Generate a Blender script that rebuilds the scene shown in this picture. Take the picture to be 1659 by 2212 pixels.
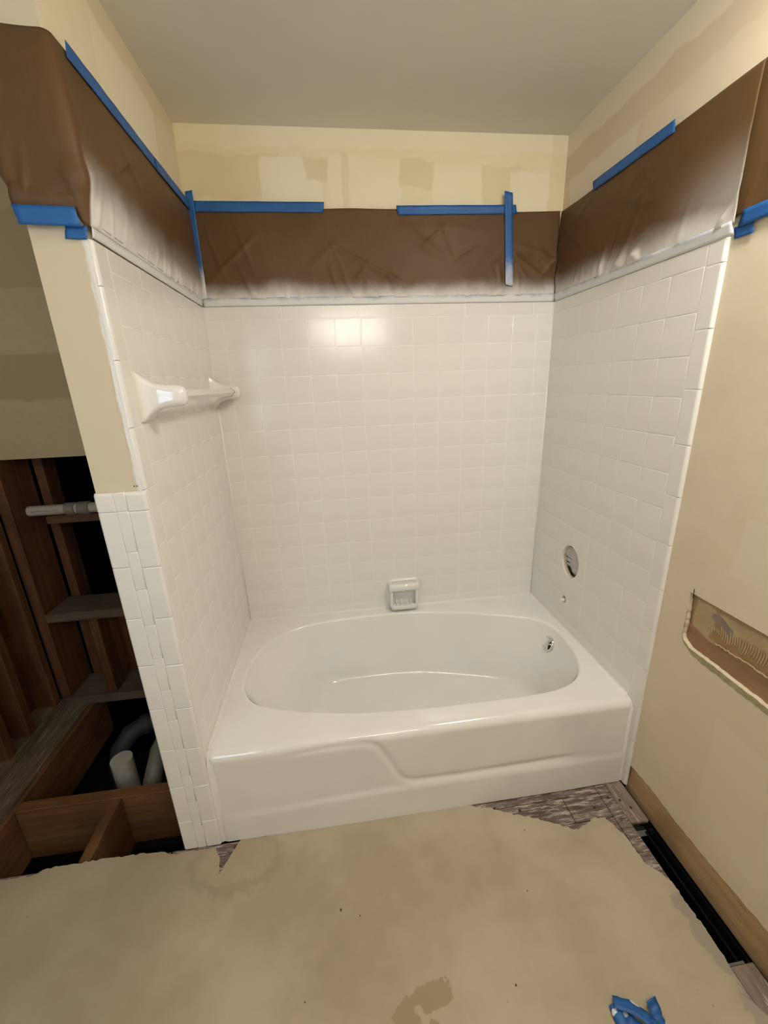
import bpy, bmesh, math, random
from mathutils import Vector, Matrix, noise as mnoise

for o in list(bpy.data.objects):
    bpy.data.objects.remove(o, do_unlink=True)
scene = bpy.context.scene
COL = scene.collection
rnd = random.Random(7)

# ------------------------------------------------------------------ camera
cam_d = bpy.data.cameras.new('camera'); cam = bpy.data.objects.new('camera', cam_d); COL.objects.link(cam)
cam_d.sensor_fit = 'HORIZONTAL'; cam_d.sensor_width = 36.0; cam_d.lens = 880.8 / 1659 * 36.0
cam_d.clip_start = 0.01; cam_d.clip_end = 50
RX = Vector((0.99134283, -0.12644125, -0.03538371))
RY = Vector((-0.07153741, -0.29416692, -0.95307304))
RZ = Vector((0.11009903, 0.94735338, -0.30066555))
cam.matrix_world = Matrix(((RX.x, -RY.x, -RZ.x, 0.47116), (RX.y, -RY.y, -RZ.y, -1.83810),
                           (RX.z, -RY.z, -RZ.z, 1.46362), (0, 0, 0, 1)))
scene.camera = cam

# ------------------------------------------------------------------ world, light, exposure
wd = bpy.data.worlds.new('world'); scene.world = wd; wd.use_nodes = True
wd.node_tree.nodes['Background'].inputs[0].default_value = (0.55, 0.68, 0.9, 1)
wd.node_tree.nodes['Background'].inputs[1].default_value = 0.0
vs = scene.view_settings
vs.view_transform = 'Standard'; vs.look = 'None'; vs.gamma = 1.0; vs.use_curve_mapping = False
vs.exposure = 0.08
scene.cycles.use_denoising = True
scene.cycles.max_bounces = 7; scene.cycles.diffuse_bounces = 5; scene.cycles.glossy_bounces = 3
scene.cycles.use_adaptive_sampling = True; scene.cycles.adaptive_threshold = 0.03
scene.cycles.sample_clamp_indirect = 6.0
LAMP_POWER = 90.0        # emission strength of the vanity lamp's bulbs behind the camera
LAMP_COL = (1.0, 0.965, 0.86)
LAMP_X, LAMP_Y, LAMP_Z, LAMP_W = 0.69, -2.25, 1.93, 0.62
DOME_POWER = 58.0        # emission strength of the ceiling lamp's glass, out of frame above the floor
DOME_COL = (1.0, 0.955, 0.86)
DOME = (1.285, -1.26, 2.36)
sun_d = bpy.data.lights.new('window_daylight', 'AREA'); sun_o = bpy.data.objects.new('window_daylight', sun_d)
COL.objects.link(sun_o)                     # daylight outside the window in the wall behind the camera
sun_d.shape = 'RECTANGLE'; sun_d.size = 0.6; sun_d.size_y = 0.85; sun_d.energy = 11.0; sun_d.color = (0.62, 0.78, 1.0)
sun_o.location = (-0.50, -2.60, 1.50); sun_o.rotation_euler = (math.radians(84), 0, 0)

# ------------------------------------------------------------------ measures (metres)
W = 1.4563          # alcove width between tile faces; back tile face y = 0, left tile face x = 0, floor z = 0
P = 0.1095          # tile pitch
Z0 = 0.41           # lowest full joint line
ZT = Z0 + 12 * P + 0.05   # top of the tile
RIM = 0.365         # tub rim
CEIL = 2.36
TT = 0.010          # tile thickness
CL, CR, XB = 0.0724, 0.1003, 0.0698
REAR = -2.40
NOOKX = -0.94

# ------------------------------------------------------------------ helpers
def link(o, parent=None):
    COL.objects.link(o)
    if parent is not None: o.parent = parent
    return o
def setp(o, label=None, cat=None, group=None, kind=None):
    if label: o['label'] = label
    if cat: o['category'] = cat
    if group: o['group'] = group
    if kind: o['kind'] = kind
    return o
def mobj(name, bm, mat, parent=None, smooth=False, angle=None):
    me = bpy.data.meshes.new(name)
    bmesh.ops.recalc_face_normals(bm, faces=bm.faces[:])
    bm.to_mesh(me); bm.free()
    if mat: me.materials.append(mat)
    if smooth:
        me.polygons.foreach_set('use_smooth', [True] * len(me.polygons))
        if angle is not None: me.set_sharp_from_angle(angle=math.radians(angle))
    return link(bpy.data.objects.new(name, me), parent)
def empty(name, loc=(0, 0, 0), rot=(0, 0, 0)):
    o = bpy.data.objects.new(name, None); o.location = loc; o.rotation_euler = rot; o.empty_display_size = 0.05
    return link(o)
def box(bm, x0, x1, y0, y1, z0, z1, bev=0.0, seg=1):
    vs_ = [bm.verts.new((x, y, z)) for x in (x0, x1) for y in (y0, y1) for z in (z0, z1)]
    fs = [(0, 1, 3, 2), (4, 6, 7, 5), (0, 4, 5, 1), (2, 3, 7, 6), (0, 2, 6, 4), (1, 5, 7, 3)]
    faces = [bm.faces.new([vs_[i] for i in f]) for f in fs]
    if bev > 0:
        es = set(e for f in faces for e in f.edges)
        bmesh.ops.bevel(bm, geom=list(es), offset=bev, segments=seg, profile=0.5, affect='EDGES')
    return bm
def boxo(name, x0, x1, y0, y1, z0, z1, mat, parent=None, bev=0.0, seg=1):
    return mobj(name, box(bmesh.new(), x0, x1, y0, y1, z0, z1, bev, seg), mat, parent, smooth=bev > 0 and seg > 1, angle=40)
def loft(bm, rings, cap0=True, cap1=True, closed=True):
    vr = [[bm.verts.new(p) for p in r] for r in rings]
    n = len(vr[0])
    for a, b in zip(vr, vr[1:]):
        for i in range(n if closed else n - 1):
            j = (i + 1) % n
            bm.faces.new((a[i], a[j], b[j], b[i]))
    if cap0: bm.faces.new(vr[0][::-1])
    if cap1: bm.faces.new(vr[-1])
    return vr
def frame_of(d):
    d = d.normalized(); up = Vector((0, 0, 1)) if abs(d.z) < 0.9 else Vector((1, 0, 0))
    a = d.cross(up).normalized(); return a, a.cross(d).normalized()
def tube(bm, pts, radii, n=20, cap=True):
    pts = [Vector(p) for p in pts]
    if not isinstance(radii, (list, tuple)): radii = [radii] * len(pts)
    rings = []
    a = b = None
    for i, p in enumerate(pts):
        d = (pts[min(i + 1, len(pts) - 1)] - pts[max(i - 1, 0)]).normalized()
        if a is None: a, b = frame_of(d)
        else:
            a = (a - d * a.dot(d)).normalized(); b = d.cross(a) * -1
        rings.append([p + (a * math.cos(t) + b * math.sin(t)) * radii[i] for t in [2 * math.pi * k / n for k in range(n)]])
    loft(bm, rings, cap, cap)
    return bm
def rrect(cx, cy, w, h, r, n=5):
    pts = []
    r = min(r, w / 2 - 1e-5, h / 2 - 1e-5)
    for sx, sy, a0 in ((1, 1, 0), (-1, 1, 90), (-1, -1, 180), (1, -1, 270)):
        for k in range(n + 1):
            a = math.radians(a0 + 90 * k / n)
            pts.append((cx + sx * (w / 2 - r) + r * math.cos(a), cy + sy * (h / 2 - r) + r * math.sin(a)))
    return pts
def smooth01(a, b, x):
    t = max(0.0, min(1.0, (x - a) / (b - a))); return t * t * (3 - 2 * t)
def nz(x, y, z=0.0): return mnoise.noise(Vector((x, y, z)))
def spline_closed(pts, n):
    out = []; m = len(pts)
    for i in range(m):
        p0, p1, p2, p3 = [Vector(pts[(i + k - 1) % m]) for k in range(4)]
        for s in range(n):
            t = s / n
            out.append(0.5 * ((2 * p1) + (p2 - p0) * t + (2 * p0 - 5 * p1 + 4 * p2 - p3) * t * t + (3 * p1 - p0 - 3 * p2 + p3) * t ** 3))
    return out
def seg_dist(p, path):
    best = 9
    for (ax, ay), (bx, by) in zip(path, path[1:]):
        dx, dy = bx - ax, by - ay; L = dx * dx + dy * dy
        t = max(0, min(1, ((p[0] - ax) * dx + (p[1] - ay) * dy) / L))
        best = min(best, math.hypot(p[0] - ax - t * dx, p[1] - ay - t * dy))
    return best
def jag(path, step=0.012, amp=0.003, seed=1):
    r = random.Random(seed); out = []
    for (ax, ay), (bx, by) in zip(path, path[1:]):
        L = math.hypot(bx - ax, by - ay); n = max(1, int(L / step))
        for k in range(n):
            t = k / n
            j = (0 if k == 0 else r.uniform(-amp, amp))
            out.append((ax + (bx - ax) * t - (by - ay) / L * j, ay + (by - ay) * t + (bx - ax) / L * j))
    out.append(path[-1])
    return out
def sheet(bm, loops, to3d, thick):
    """flat sheet with holes: loops of 2D points, to3d(u, v) -> Vector, extruded by the vector thick"""
    edges = []
    for lp in loops:
        vv = [bm.verts.new(to3d(u, v)) for u, v in lp]
        edges += [bm.edges.new((vv[i], vv[(i + 1) % len(vv)])) for i in range(len(vv))]
    r = bmesh.ops.triangle_fill(bm, use_beauty=True, use_dissolve=False, edges=edges)
    fs = [g for g in r['geom'] if isinstance(g, bmesh.types.BMFace)]
    ex = bmesh.ops.extrude_face_region(bm, geom=fs)
    bmesh.ops.translate(bm, verts=[g for g in ex['geom'] if isinstance(g, bmesh.types.BMVert)], vec=thick)
    return bm

# ------------------------------------------------------------------ materials
class NT:
    def __init__(s, name):
        s.m = bpy.data.materials.new(name); s.m.use_nodes = True
        s.t = s.m.node_tree; s.b = s.t.nodes['Principled BSDF']
        s.co = s.t.nodes.new('ShaderNodeTexCoord').outputs['Object']
        sp = s.t.nodes.new('ShaderNodeSeparateXYZ'); s.t.links.new(s.co, sp.inputs[0])
        s.x, s.y, s.z = sp.outputs
    def put(s, sock, v):
        if isinstance(v, bpy.types.NodeSocket): s.t.links.new(v, sock)
        elif isinstance(v, (tuple, list)) and len(v) == 3 and sock.type == 'RGBA': sock.default_value = (*v, 1)
        else: sock.default_value = v
    def math(s, op, a, b=0.0, c=0.0, clamp=False):
        n = s.t.nodes.new('ShaderNodeMath'); n.operation = op; n.use_clamp = clamp
        for i, v in enumerate((a, b, c)):
            if i < len(n.inputs): s.put(n.inputs[i], v)
        return n.outputs[0]
    def ramp(s, v, a, b, lo=0.0, hi=1.0):
        n = s.t.nodes.new('ShaderNodeMapRange'); n.interpolation_type = 'SMOOTHSTEP'
        for k, q in zip(range(5), (v, a, b, lo, hi)): s.put(n.inputs[k], q)
        return n.outputs[0]
    def scale(s, v):
        n = s.t.nodes.new('ShaderNodeMapping'); s.put(n.inputs['Vector'], s.co); n.inputs['Scale'].default_value = v
        return n.outputs[0]
    def noise(s, sc=5.0, det=4.0, rough=0.55, vec=None, dist=0.0):
        n = s.t.nodes.new('ShaderNodeTexNoise'); s.put(n.inputs['Vector'], vec or s.co)
        n.inputs['Scale'].default_value = sc; n.inputs['Detail'].default_value = det
        n.inputs['Roughness'].default_value = rough; n.inputs['Distortion'].default_value = dist
        return n.outputs[0]
    def vor(s, sc, vec=None, feature='F1'):
        n = s.t.nodes.new('ShaderNodeTexVoronoi'); n.feature = feature; s.put(n.inputs['Vector'], vec or s.co); n.inputs['Scale'].default_value = sc
        return n.outputs['Distance']
    def mix(s, f, a, b):
        n = s.t.nodes.new('ShaderNodeMix'); n.data_type = 'RGBA'
        s.put(n.inputs['Factor'], f); s.put(n.inputs['A'] if False else n.inputs[6], a); s.put(n.inputs[7], b)
        return n.outputs[2]
    def bump(s, h, strength=0.2, dist=0.002, prev=None):
        n = s.t.nodes.new('ShaderNodeBump'); n.inputs['Strength'].default_value = strength; n.inputs['Distance'].default_value = dist
        s.put(n.inputs['Height'], h)
        if prev is not None: s.put(n.inputs['Normal'], prev)
        return n.outputs[0]
    def rect(s, u, v, u0, u1, v0, v1, soft=0.004):
        a = s.math('MINIMUM', s.math('SUBTRACT', u, u0), s.math('SUBTRACT', u1, u))
        b = s.math('MINIMUM', s.math('SUBTRACT', v, v0), s.math('SUBTRACT', v1, v))
        return s.ramp(s.math('MINIMUM', a, b), -soft, soft)
    def disc(s, u, v, cu, cv, ru, rv, soft=0.15):
        du = s.math('DIVIDE', s.math('SUBTRACT', u, cu), ru); dv = s.math('DIVIDE', s.math('SUBTRACT', v, cv), rv)
        d = s.math('ADD', s.math('MULTIPLY', du, du), s.math('MULTIPLY', dv, dv))
        return s.ramp(d, 1 + soft, 1 - soft)
    def done(s, col=None, rough=None, normal=None, **k):
        if col is not None: s.put(s.b.inputs['Base Color'], col)
        if rough is not None: s.put(s.b.inputs['Roughness'], rough)
        if normal is not None: s.put(s.b.inputs['Normal'], normal)
        for q, v in k.items(): s.put(s.b.inputs[q.replace('_', ' ')], v)
        return s.m

def m_glaze(name, col, rough, peel, big=0.0):
    n = NT(name)
    b = n.bump(n.noise(420, 2, 0.5), peel, 0.0006)
    if big: b = n.bump(n.noise(16, 1, 0.5), big, 0.004, b)
    c = n.mix(n.ramp(n.noise(6, 2), 0.35, 0.65), col, tuple(q * 0.965 for q in col))
    return n.done(c, rough, b, IOR=1.66)
M_TILE = m_glaze('glazed_white_tile', (0.785, 0.772, 0.735), 0.10, 0.30, 0.03)
M_GROUT = m_glaze('white_joint_with_highlight', (0.86, 0.85, 0.82), 0.15, 0.2)  # joints paler than the tile: the highlights along them are put into the colour
M_TUB = m_glaze('white_tub_enamel', (0.80, 0.79, 0.76), 0.075, 0.08, 0.0)
M_CERAMIC = m_glaze('white_ceramic', (0.80, 0.79, 0.76), 0.08, 0.06)

CREAM = (0.79, 0.695, 0.47)
def m_wall(name, base, patches, plane, dark=(0.64, 0.555, 0.37), light=(0.80, 0.735, 0.56), extra=None):
    """painted drywall with smears of joint compound; patches = (u0,u1,v0,v1,tone) in wall coordinates"""
    n = NT(name)
    u = n.x if plane == 'xz' else n.y
    w1 = n.math('MULTIPLY', n.math('SUBTRACT', n.noise(5, 3), 0.5), 0.07)
    w2 = n.math('MULTIPLY', n.math('SUBTRACT', n.noise(7, 3, 0.5, n.scale((1.3, 1.1, 0.8))), 0.5), 0.05)
    uu = n.math('ADD', u, w1); vv = n.math('ADD', n.z, w2)
    c = n.mix(n.ramp(n.noise(2.2, 5, 0.6), 0.40, 0.62, 0, 0.55), base, light)
    c = n.mix(n.ramp(n.noise(40, 3, 0.6), 0.35, 0.7, 0, 0.12), c, dark)
    for (u0, u1, v0, v1, tone) in patches:
        c = n.mix(n.math('MULTIPLY', n.rect(uu, vv, u0, u1, v0, v1, 0.006), abs(tone)), c, light if tone > 0 else dark)
    sp = n.ramp(n.vor(9), 0.025, 0.012)
    c = n.mix(n.math('MULTIPLY', sp, n.ramp(n.noise(3), 0.52, 0.56)), c, (0.20, 0.15, 0.09))
    if extra: c = extra(n, c)
    b = n.bump(n.noise(130, 3, 0.6), 0.10, 0.002)
    b = n.bump(n.noise(9, 4, 0.5), 0.18, 0.006, b)
    return n.done(c, 0.62, b, Specular_IOR_Level=0.3)
M_WBACK = m_wall('cream_drywall_back', CREAM, [(0.0, 1.46, 2.30, 2.37, 0.7), (-0.1, 0.35, 2.14, 2.28, -0.55), (0.27, 0.50, 2.12, 2.27, 0.9),
    (0.44, 0.53, 2.20, 2.27, -0.7), (0.53, 0.80, 2.12, 2.27, 0.6), (0.79, 0.92, 2.18, 2.27, -0.65), (0.92, 1.12, 2.12, 2.26, 0.5),
    (1.12, 1.28, 2.12, 2.26, -0.55), (1.24, 1.40, 2.10, 2.24, 0.8), (0.575, 0.60, 2.08, 2.28, -0.5), (1.40, 1.47, 2.1, 2.37, -0.3)], 'xz',
    dark=(0.67, 0.585, 0.38), light=(0.83, 0.765, 0.575))
M_WLEFT = m_wall('cream_drywall_left', (0.76, 0.68, 0.485), [(-0.9, 0.1, 2.30, 2.37, -0.6), (-0.55, -0.20, 2.15, 2.29, 0.9), (-0.2, 0.0, 2.1, 2.3, -0.3)], 'yz',
    extra=lambda n, c: n.mix(n.math('MULTIPLY', n.math('MULTIPLY', n.ramp(n.math('ADD', n.x, n.math('MULTIPLY', n.math('SUBTRACT', n.noise(25, 3), 0.5), 0.012)), -0.022, -0.016),
                                                    n.ramp(n.z, 1.80, 1.78)), n.ramp(n.y, -0.75, -0.78)), n.mix(n.ramp(n.y, -0.7835, -0.7845, 0, 0.9), c, (0.60, 0.525, 0.39)), (0.80, 0.78, 0.75)))
M_WRIGHT = m_wall('tan_drywall_right', (0.68, 0.575, 0.43), [(-1.5, 0.1, 2.285, 2.40, 0.9), (-1.5, 0.1, 2.20, 2.285, -0.5), (-0.40, -0.03, 2.10, 2.20, 0.7), (-1.25, -1.0, 0.96, 1.12, 0.6),
    (-1.4, -1.02, 1.28, 1.60, 0.5), (-1.5, -1.05, 0.18, 0.55, 0.35)], 'yz', dark=(0.60, 0.495, 0.355), light=(0.73, 0.66, 0.52))
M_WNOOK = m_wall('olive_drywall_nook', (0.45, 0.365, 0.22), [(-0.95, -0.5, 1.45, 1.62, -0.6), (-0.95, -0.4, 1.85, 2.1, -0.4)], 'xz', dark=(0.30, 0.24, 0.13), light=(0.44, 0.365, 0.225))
M_WREAR = m_wall('cream_drywall_rear', (0.72, 0.67, 0.56), [], 'xz')
def m_plain(name, col, rough=0.6, var=0.08, sc=20, bump=0.1, **k):
    n = NT(name); c = n.mix(n.ramp(n.noise(sc, 4), 0.3, 0.7), col, tuple(q * (1 - var) for q in col))
    return n.done(c, rough, n.bump(n.noise(sc * 6, 3), bump, 0.002), **k)
M_CEIL = m_plain('flat_white_ceiling', (0.74, 0.695, 0.625), 0.8, 0.05, 3, 0.15)
M_GYP = m_plain('broken_gypsum', (0.62, 0.55, 0.42), 0.9, 0.25, 60, 0.5)
def m_wood(name, a, b, grain=(40, 2, 40), rough=0.7, worn=None, wornamt=0.5, knots=0.0, bump=0.25):
    n = NT(name); v = n.scale(grain)
    g = n.noise(1.0, 6, 0.65, v, 0.6)
    c = n.mix(n.ramp(g, 0.30, 0.70), a, b)
    c = n.mix(n.ramp(n.noise(5, 4), 0.4, 0.7, 0, 0.5), c, tuple(q * 0.6 for q in a))
    if worn: c = n.mix(n.ramp(n.noise(1.2, 6, 0.75, n.scale(tuple(q * 1.5 for q in grain))), 0.62 - wornamt * 0.25, 0.66), c, worn)
    return n.done(c, rough, n.bump(g, bump, 0.003))
M_STUD_V = m_wood('old_red_stud_wood', (0.090, 0.034, 0.012), (0.165, 0.066, 0.024), (45, 45, 3))
M_STUD_X = m_wood('old_block_wood', (0.09, 0.042, 0.018), (0.14, 0.07, 0.032), (3, 45, 45))
M_JOIST_X = m_wood('joist_wood_across', (0.17, 0.072, 0.024), (0.27, 0.128, 0.046), (3, 45, 45))
M_JOIST_Y = m_wood('joist_wood_along', (0.135, 0.055, 0.019), (0.22, 0.10, 0.037), (45, 3, 45))
M_DUSTY = m_wood('dusty_weathered_wood', (0.12, 0.080, 0.052), (0.22, 0.16, 0.11), (60, 4, 60), 0.85, (0.30, 0.235, 0.175), 0.4, bump=0.6)
M_DUSTYX = m_wood('dusty_plate_wood', (0.10, 0.070, 0.045), (0.17, 0.125, 0.085), (4, 60, 60), 0.9, bump=0.4)
M_PLANKX = m_wood('worn_painted_subfloor', (0.085, 0.05, 0.042), (0.21, 0.15, 0.13), (9, 60, 60), 0.75, (0.47, 0.42, 0.37), 0.62, bump=0.6)
M_PLANKY = m_wood('worn_subfloor_edge_board', (0.18, 0.125, 0.095), (0.31, 0.24, 0.19), (60, 8, 60), 0.75, (0.48, 0.41, 0.34), 0.35, bump=0.4)
M_SILL = m_wood('brown_wall_plate_wood', (0.40, 0.26, 0.135), (0.54, 0.38, 0.21), (50, 3, 50), 0.65, (0.22, 0.125, 0.06), 0.14)
M_LEDGER = m_wood('reddish_ledger_wood', (0.28, 0.15, 0.075), (0.38, 0.22, 0.12), (50, 4, 50), 0.6)
def m_backing():
    n = NT('tan_backing_board'); c = n.mix(n.ramp(n.noise(14, 4), 0.3, 0.7), (0.50, 0.385, 0.24), (0.42, 0.31, 0.18))
    yy = n.math('ADD', n.y, n.math('MULTIPLY', n.math('SUBTRACT', n.noise(20, 3), 0.5), 0.04)); zz = n.math('ADD', n.z, n.math('MULTIPLY', n.math('SUBTRACT', n.noise(24, 3, 0.5, n.scale((1, 1.2, 0.8))), 0.5), 0.03))
    c = n.mix(n.math('MULTIPLY', n.rect(yy, zz, -1.6, -0.975, 0.745, 0.797, 0.006), 0.85), c, (0.30, 0.165, 0.06))
    c = n.mix(n.math('MULTIPLY', n.ramp(zz, 0.832, 0.84), 0.7), c, (0.32, 0.205, 0.11))
    c = n.mix(n.math('MULTIPLY', n.ramp(yy, -0.915, -0.908), 0.7), c, (0.32, 0.205, 0.11))
    return n.done(c, 0.65, n.bump(n.noise(80, 3), 0.15, 0.002))
M_BACKING = m_backing()
M_MASTIC = m_plain('dried_mastic', (0.55, 0.43, 0.26), 0.5, 0.2, 60, 0.2)
def m_vinyl():
    n = NT('tan_underlayment_sheet')
    base, dk, lt = (0.42, 0.355, 0.25), (0.36, 0.295, 0.20), (0.465, 0.40, 0.295)
    c = n.mix(n.ramp(n.noise(1.6, 5, 0.6), 0.38, 0.62), dk, lt)
    c = n.mix(n.ramp(n.noise(11, 5, 0.65), 0.35, 0.75, 0, 0.45), c, base)
    c = n.mix(n.ramp(n.noise(260, 2, 0.6), 0.35, 0.75, 0, 0.18), c, dk)
    wx = n.math('ADD', n.x, n.math('MULTIPLY', n.math('SUBTRACT', n.noise(22, 4), 0.5), 0.09))
    wy = n.math('ADD', n.y, n.math('MULTIPLY', n.math('SUBTRACT', n.noise(26, 4, 0.5, n.scale((1.2, 0.9, 1))), 0.5), 0.07))
    for (cu, cv, ru, rv) in ((0.615, -1.242, 0.055, 0.024), (0.545, -1.268, 0.030, 0.030), (0.61, -1.30, 0.028, 0.02)):
        c = n.mix(n.math('MULTIPLY', n.disc(wx, wy, cu, cv, ru, rv, 0.12), 0.75), c, (0.285, 0.215, 0.115))
    # grey thin-set residue beside the vent slot, and a faint halo of glue by the tub
    c = n.mix(n.math('MULTIPLY', n.disc(wx, wy, 1.385, -1.22, 0.035, 0.095, 0.2), 0.8), c, (0.30, 0.255, 0.205))
    c = n.mix(n.math('MULTIPLY', n.disc(wx, wy, 1.40, -1.42, 0.05, 0.10, 0.2), 0.7), c, (0.30, 0.255, 0.205))
    ring = n.math('SUBTRACT', n.disc(wx, wy, 0.06, -0.86, 0.15, 0.09, 0.25), n.disc(wx, wy, 0.06, -0.85, 0.125, 0.07, 0.25))
    c = n.mix(n.math('MULTIPLY', ring, 0.45), c, (0.28, 0.225, 0.15))
    sp = n.math('MULTIPLY', n.ramp(n.vor(22), 0.09, 0.05), n.ramp(n.noise(6), 0.55, 0.62))
    c = n.mix(n.math('MULTIPLY', sp, 0.5), c, (0.2, 0.15, 0.1))
    sc = n.math('MULTIPLY', n.ramp(n.noise(1, 3, 0.6, n.scale((90, 25, 1)), 1.0), 0.70, 0.75), n.ramp(n.noise(3.3), 0.55, 0.62))
    c = n.mix(n.math('MULTIPLY', sc, 0.5), c, (0.62, 0.55, 0.44))
    return n.done(c, n.ramp(n.noise(8), 0.3, 0.7, 0.5, 0.65), n.bump(n.noise(60, 4, 0.6), 0.12, 0.003), Specular_IOR_Level=0.35)
M_VINYL = m_vinyl()
def m_paper(name, spray):
    n = NT(name)
    c = n.mix(n.ramp(n.noise(3, 4), 0.35, 0.65), (0.100, 0.053, 0.020), (0.118, 0.064, 0.026))
    c = n.mix(n.ramp(n.noise(1, 4, 0.6, n.scale((250, 250, 20))), 0.4, 0.7, 0, 0.25), c, (0.083, 0.043, 0.016))
    if spray: c = n.mix(spray(n), c, (0.74, 0.725, 0.70))
    return n.done(c, 0.48, n.bump(n.noise(1, 5, 0.6, n.scale((160, 160, 60))), 0.12, 0.002), Specular_IOR_Level=0.25)
def spray_low(n, top, wob=0.10):
    h = n.math('ADD', n.z, n.math('MULTIPLY', n.math('SUBTRACT', n.noise(5, 4, 0.6), 0.5), wob))
    f = n.ramp(h, top, 1.79)
    return n.math('MULTIPLY', n.math('POWER', f, 1.6), n.ramp(n.noise(220, 2), 0.25, 0.6, 0.93, 1.0))
M_PAPER = m_paper('brown_masking_paper', None)
M_PAPER_B = m_paper('brown_masking_paper_sprayed_back', lambda n: spray_low(n, 1.875, 0.07))
M_PAPER_R = m_paper('brown_masking_paper_sprayed_right', lambda n: n.math('MAXIMUM', spray_low(n, 1.90, 0.07),
    n.math('MULTIPLY', n.ramp(n.y, -0.55, -0.82), n.ramp(n.z, 2.02, 1.78, 0, 0.45))))
M_PAPER_L = m_paper('brown_masking_paper_sprayed_left', lambda n: n.math('MULTIPLY', n.ramp(n.y, -0.790, -0.782),
    n.math('MAXIMUM', spray_low(n, 1.925, 0.10), n.math('MULTIPLY', n.ramp(n.y, -0.25, -0.75, 0.3, 1), n.math('POWER', n.ramp(n.math('ADD', n.z, n.math('MULTIPLY', n.math('SUBTRACT', n.noise(4, 3), 0.5), 0.12)), 1.955, 1.82), 1.2)))))
def m_tape(name, spray):
    n = NT(name)
    c = n.mix(n.ramp(n.noise(9, 4), 0.35, 0.65), (0.012, 0.085, 0.285), (0.016, 0.115, 0.36))
    c = n.mix(n.ramp(n.noise(1, 3, 0.6, n.scale((300, 300, 300))), 0.45, 0.75, 0, 0.3), c, (0.03, 0.15, 0.40))
    if spray is not None: c = n.mix(spray(n), c, (0.72, 0.735, 0.745))
    return n.done(c, 0.48, n.bump(n.noise(500, 2), 0.2, 0.0008), Specular_IOR_Level=0.4)
M_TAPE = m_tape('blue_painters_tape', None)
M_TAPE_S = m_tape('blue_tape_sprayed_white', lambda n: n.ramp(n.math('ADD', n.z, n.math('MULTIPLY', n.math('SUBTRACT', n.noise(11, 4, 0.65), 0.5), 0.045)), 1.822, 1.788))
M_TAPE_V = m_tape('blue_tape_half_sprayed', lambda n: n.math('MULTIPLY', n.ramp(n.math('ADD', n.z, n.math('MULTIPLY', n.math('SUBTRACT', n.noise(14, 4, 0.7), 0.5), 0.12)), 1.94, 1.82), 0.9))
M_TAPE_SCRAP = m_tape('blue_tape_scrap', lambda n: n.ramp(n.noise(26, 2, 0.5), 0.60, 0.63))
M_PVC = m_plain('white_pvc', (0.56, 0.53, 0.46), 0.35, 0.1, 12, 0.05)
M_PVCD = m_plain('dusty_pvc', (0.25, 0.225, 0.185), 0.5, 0.25, 14, 0.1)
M_ABS = m_plain('grey_drain_pipe', (0.045, 0.043, 0.040), 0.65, 0.2, 12, 0.05)
def m_print():
    n = NT('printed_pvc')
    base = n.mix(n.ramp(n.noise(12, 4), 0.3, 0.7), (0.52, 0.46, 0.41), (0.44, 0.39, 0.34))
    t = n.math('MULTIPLY', n.rect(n.x, n.z, -0.890, -0.775, 0.970, 0.977, 0.0006), n.ramp(n.noise(1, 1, 0.5, n.scale((420, 1, 180))), 0.48, 0.52))
    return n.done(n.mix(n.math('MULTIPLY', t, 0.8), base, (0.12, 0.1, 0.09)), 0.35)
M_PVCTXT = m_print()
M_DUCT = m_plain('black_painted_duct', (0.008, 0.008, 0.009), 0.22, 0.2, 12, 0.1)
M_GALV = m_plain('dull_galvanized', (0.20, 0.20, 0.18), 0.5, 0.2, 30, 0.1, Metallic=0.4)
M_DIRT = m_plain('dark_crawl_soil', (0.035, 0.025, 0.018), 0.95, 0.4, 12, 0.6)
M_DARK = m_plain('dark_cavity_board', (0.03, 0.02, 0.014), 0.9, 0.4, 8, 0.4)
M_CHROME = m_plain('chrome', (0.75, 0.76, 0.78), 0.09, 0.03, 10, 0.0, Metallic=1.0)
M_CRUMPLE = m_plain('crumpled_white_paper', (0.62, 0.60, 0.57), 0.7, 0.2, 25, 0.3)
M_NAIL_GAP = m_plain('rusty_nail_and_gap_shade', (0.06, 0.035, 0.025), 0.6, 0.3, 90, 0.2)
M_CAULK = m_plain('white_caulk', (0.80, 0.77, 0.73), 0.35, 0.05, 30, 0.1)
M_FRAME = m_plain('white_window_frame', (0.75, 0.74, 0.71), 0.4, 0.05, 10, 0.05)
M_CHIP = m_plain('dark_debris', (0.09, 0.06, 0.035), 0.8, 0.3, 80, 0.3)

# ------------------------------------------------------------------ room shell
def struct(o): o['kind'] = 'structure'; return o
ceil = struct(boxo('ceiling', NOOKX - 0.1, W + 0.12, REAR - 0.1, 0.12, CEIL, CEIL + 0.05, M_CEIL))
wall_back = struct(boxo('wall_back', -0.012, W + 0.012, TT, TT + 0.013, 0.0, CEIL, M_WBACK))
wall_left = struct(boxo('wall_left', -0.118, -TT, -0.785, TT, 0.0, CEIL, M_WLEFT))     # stub wall left of the tub
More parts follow.
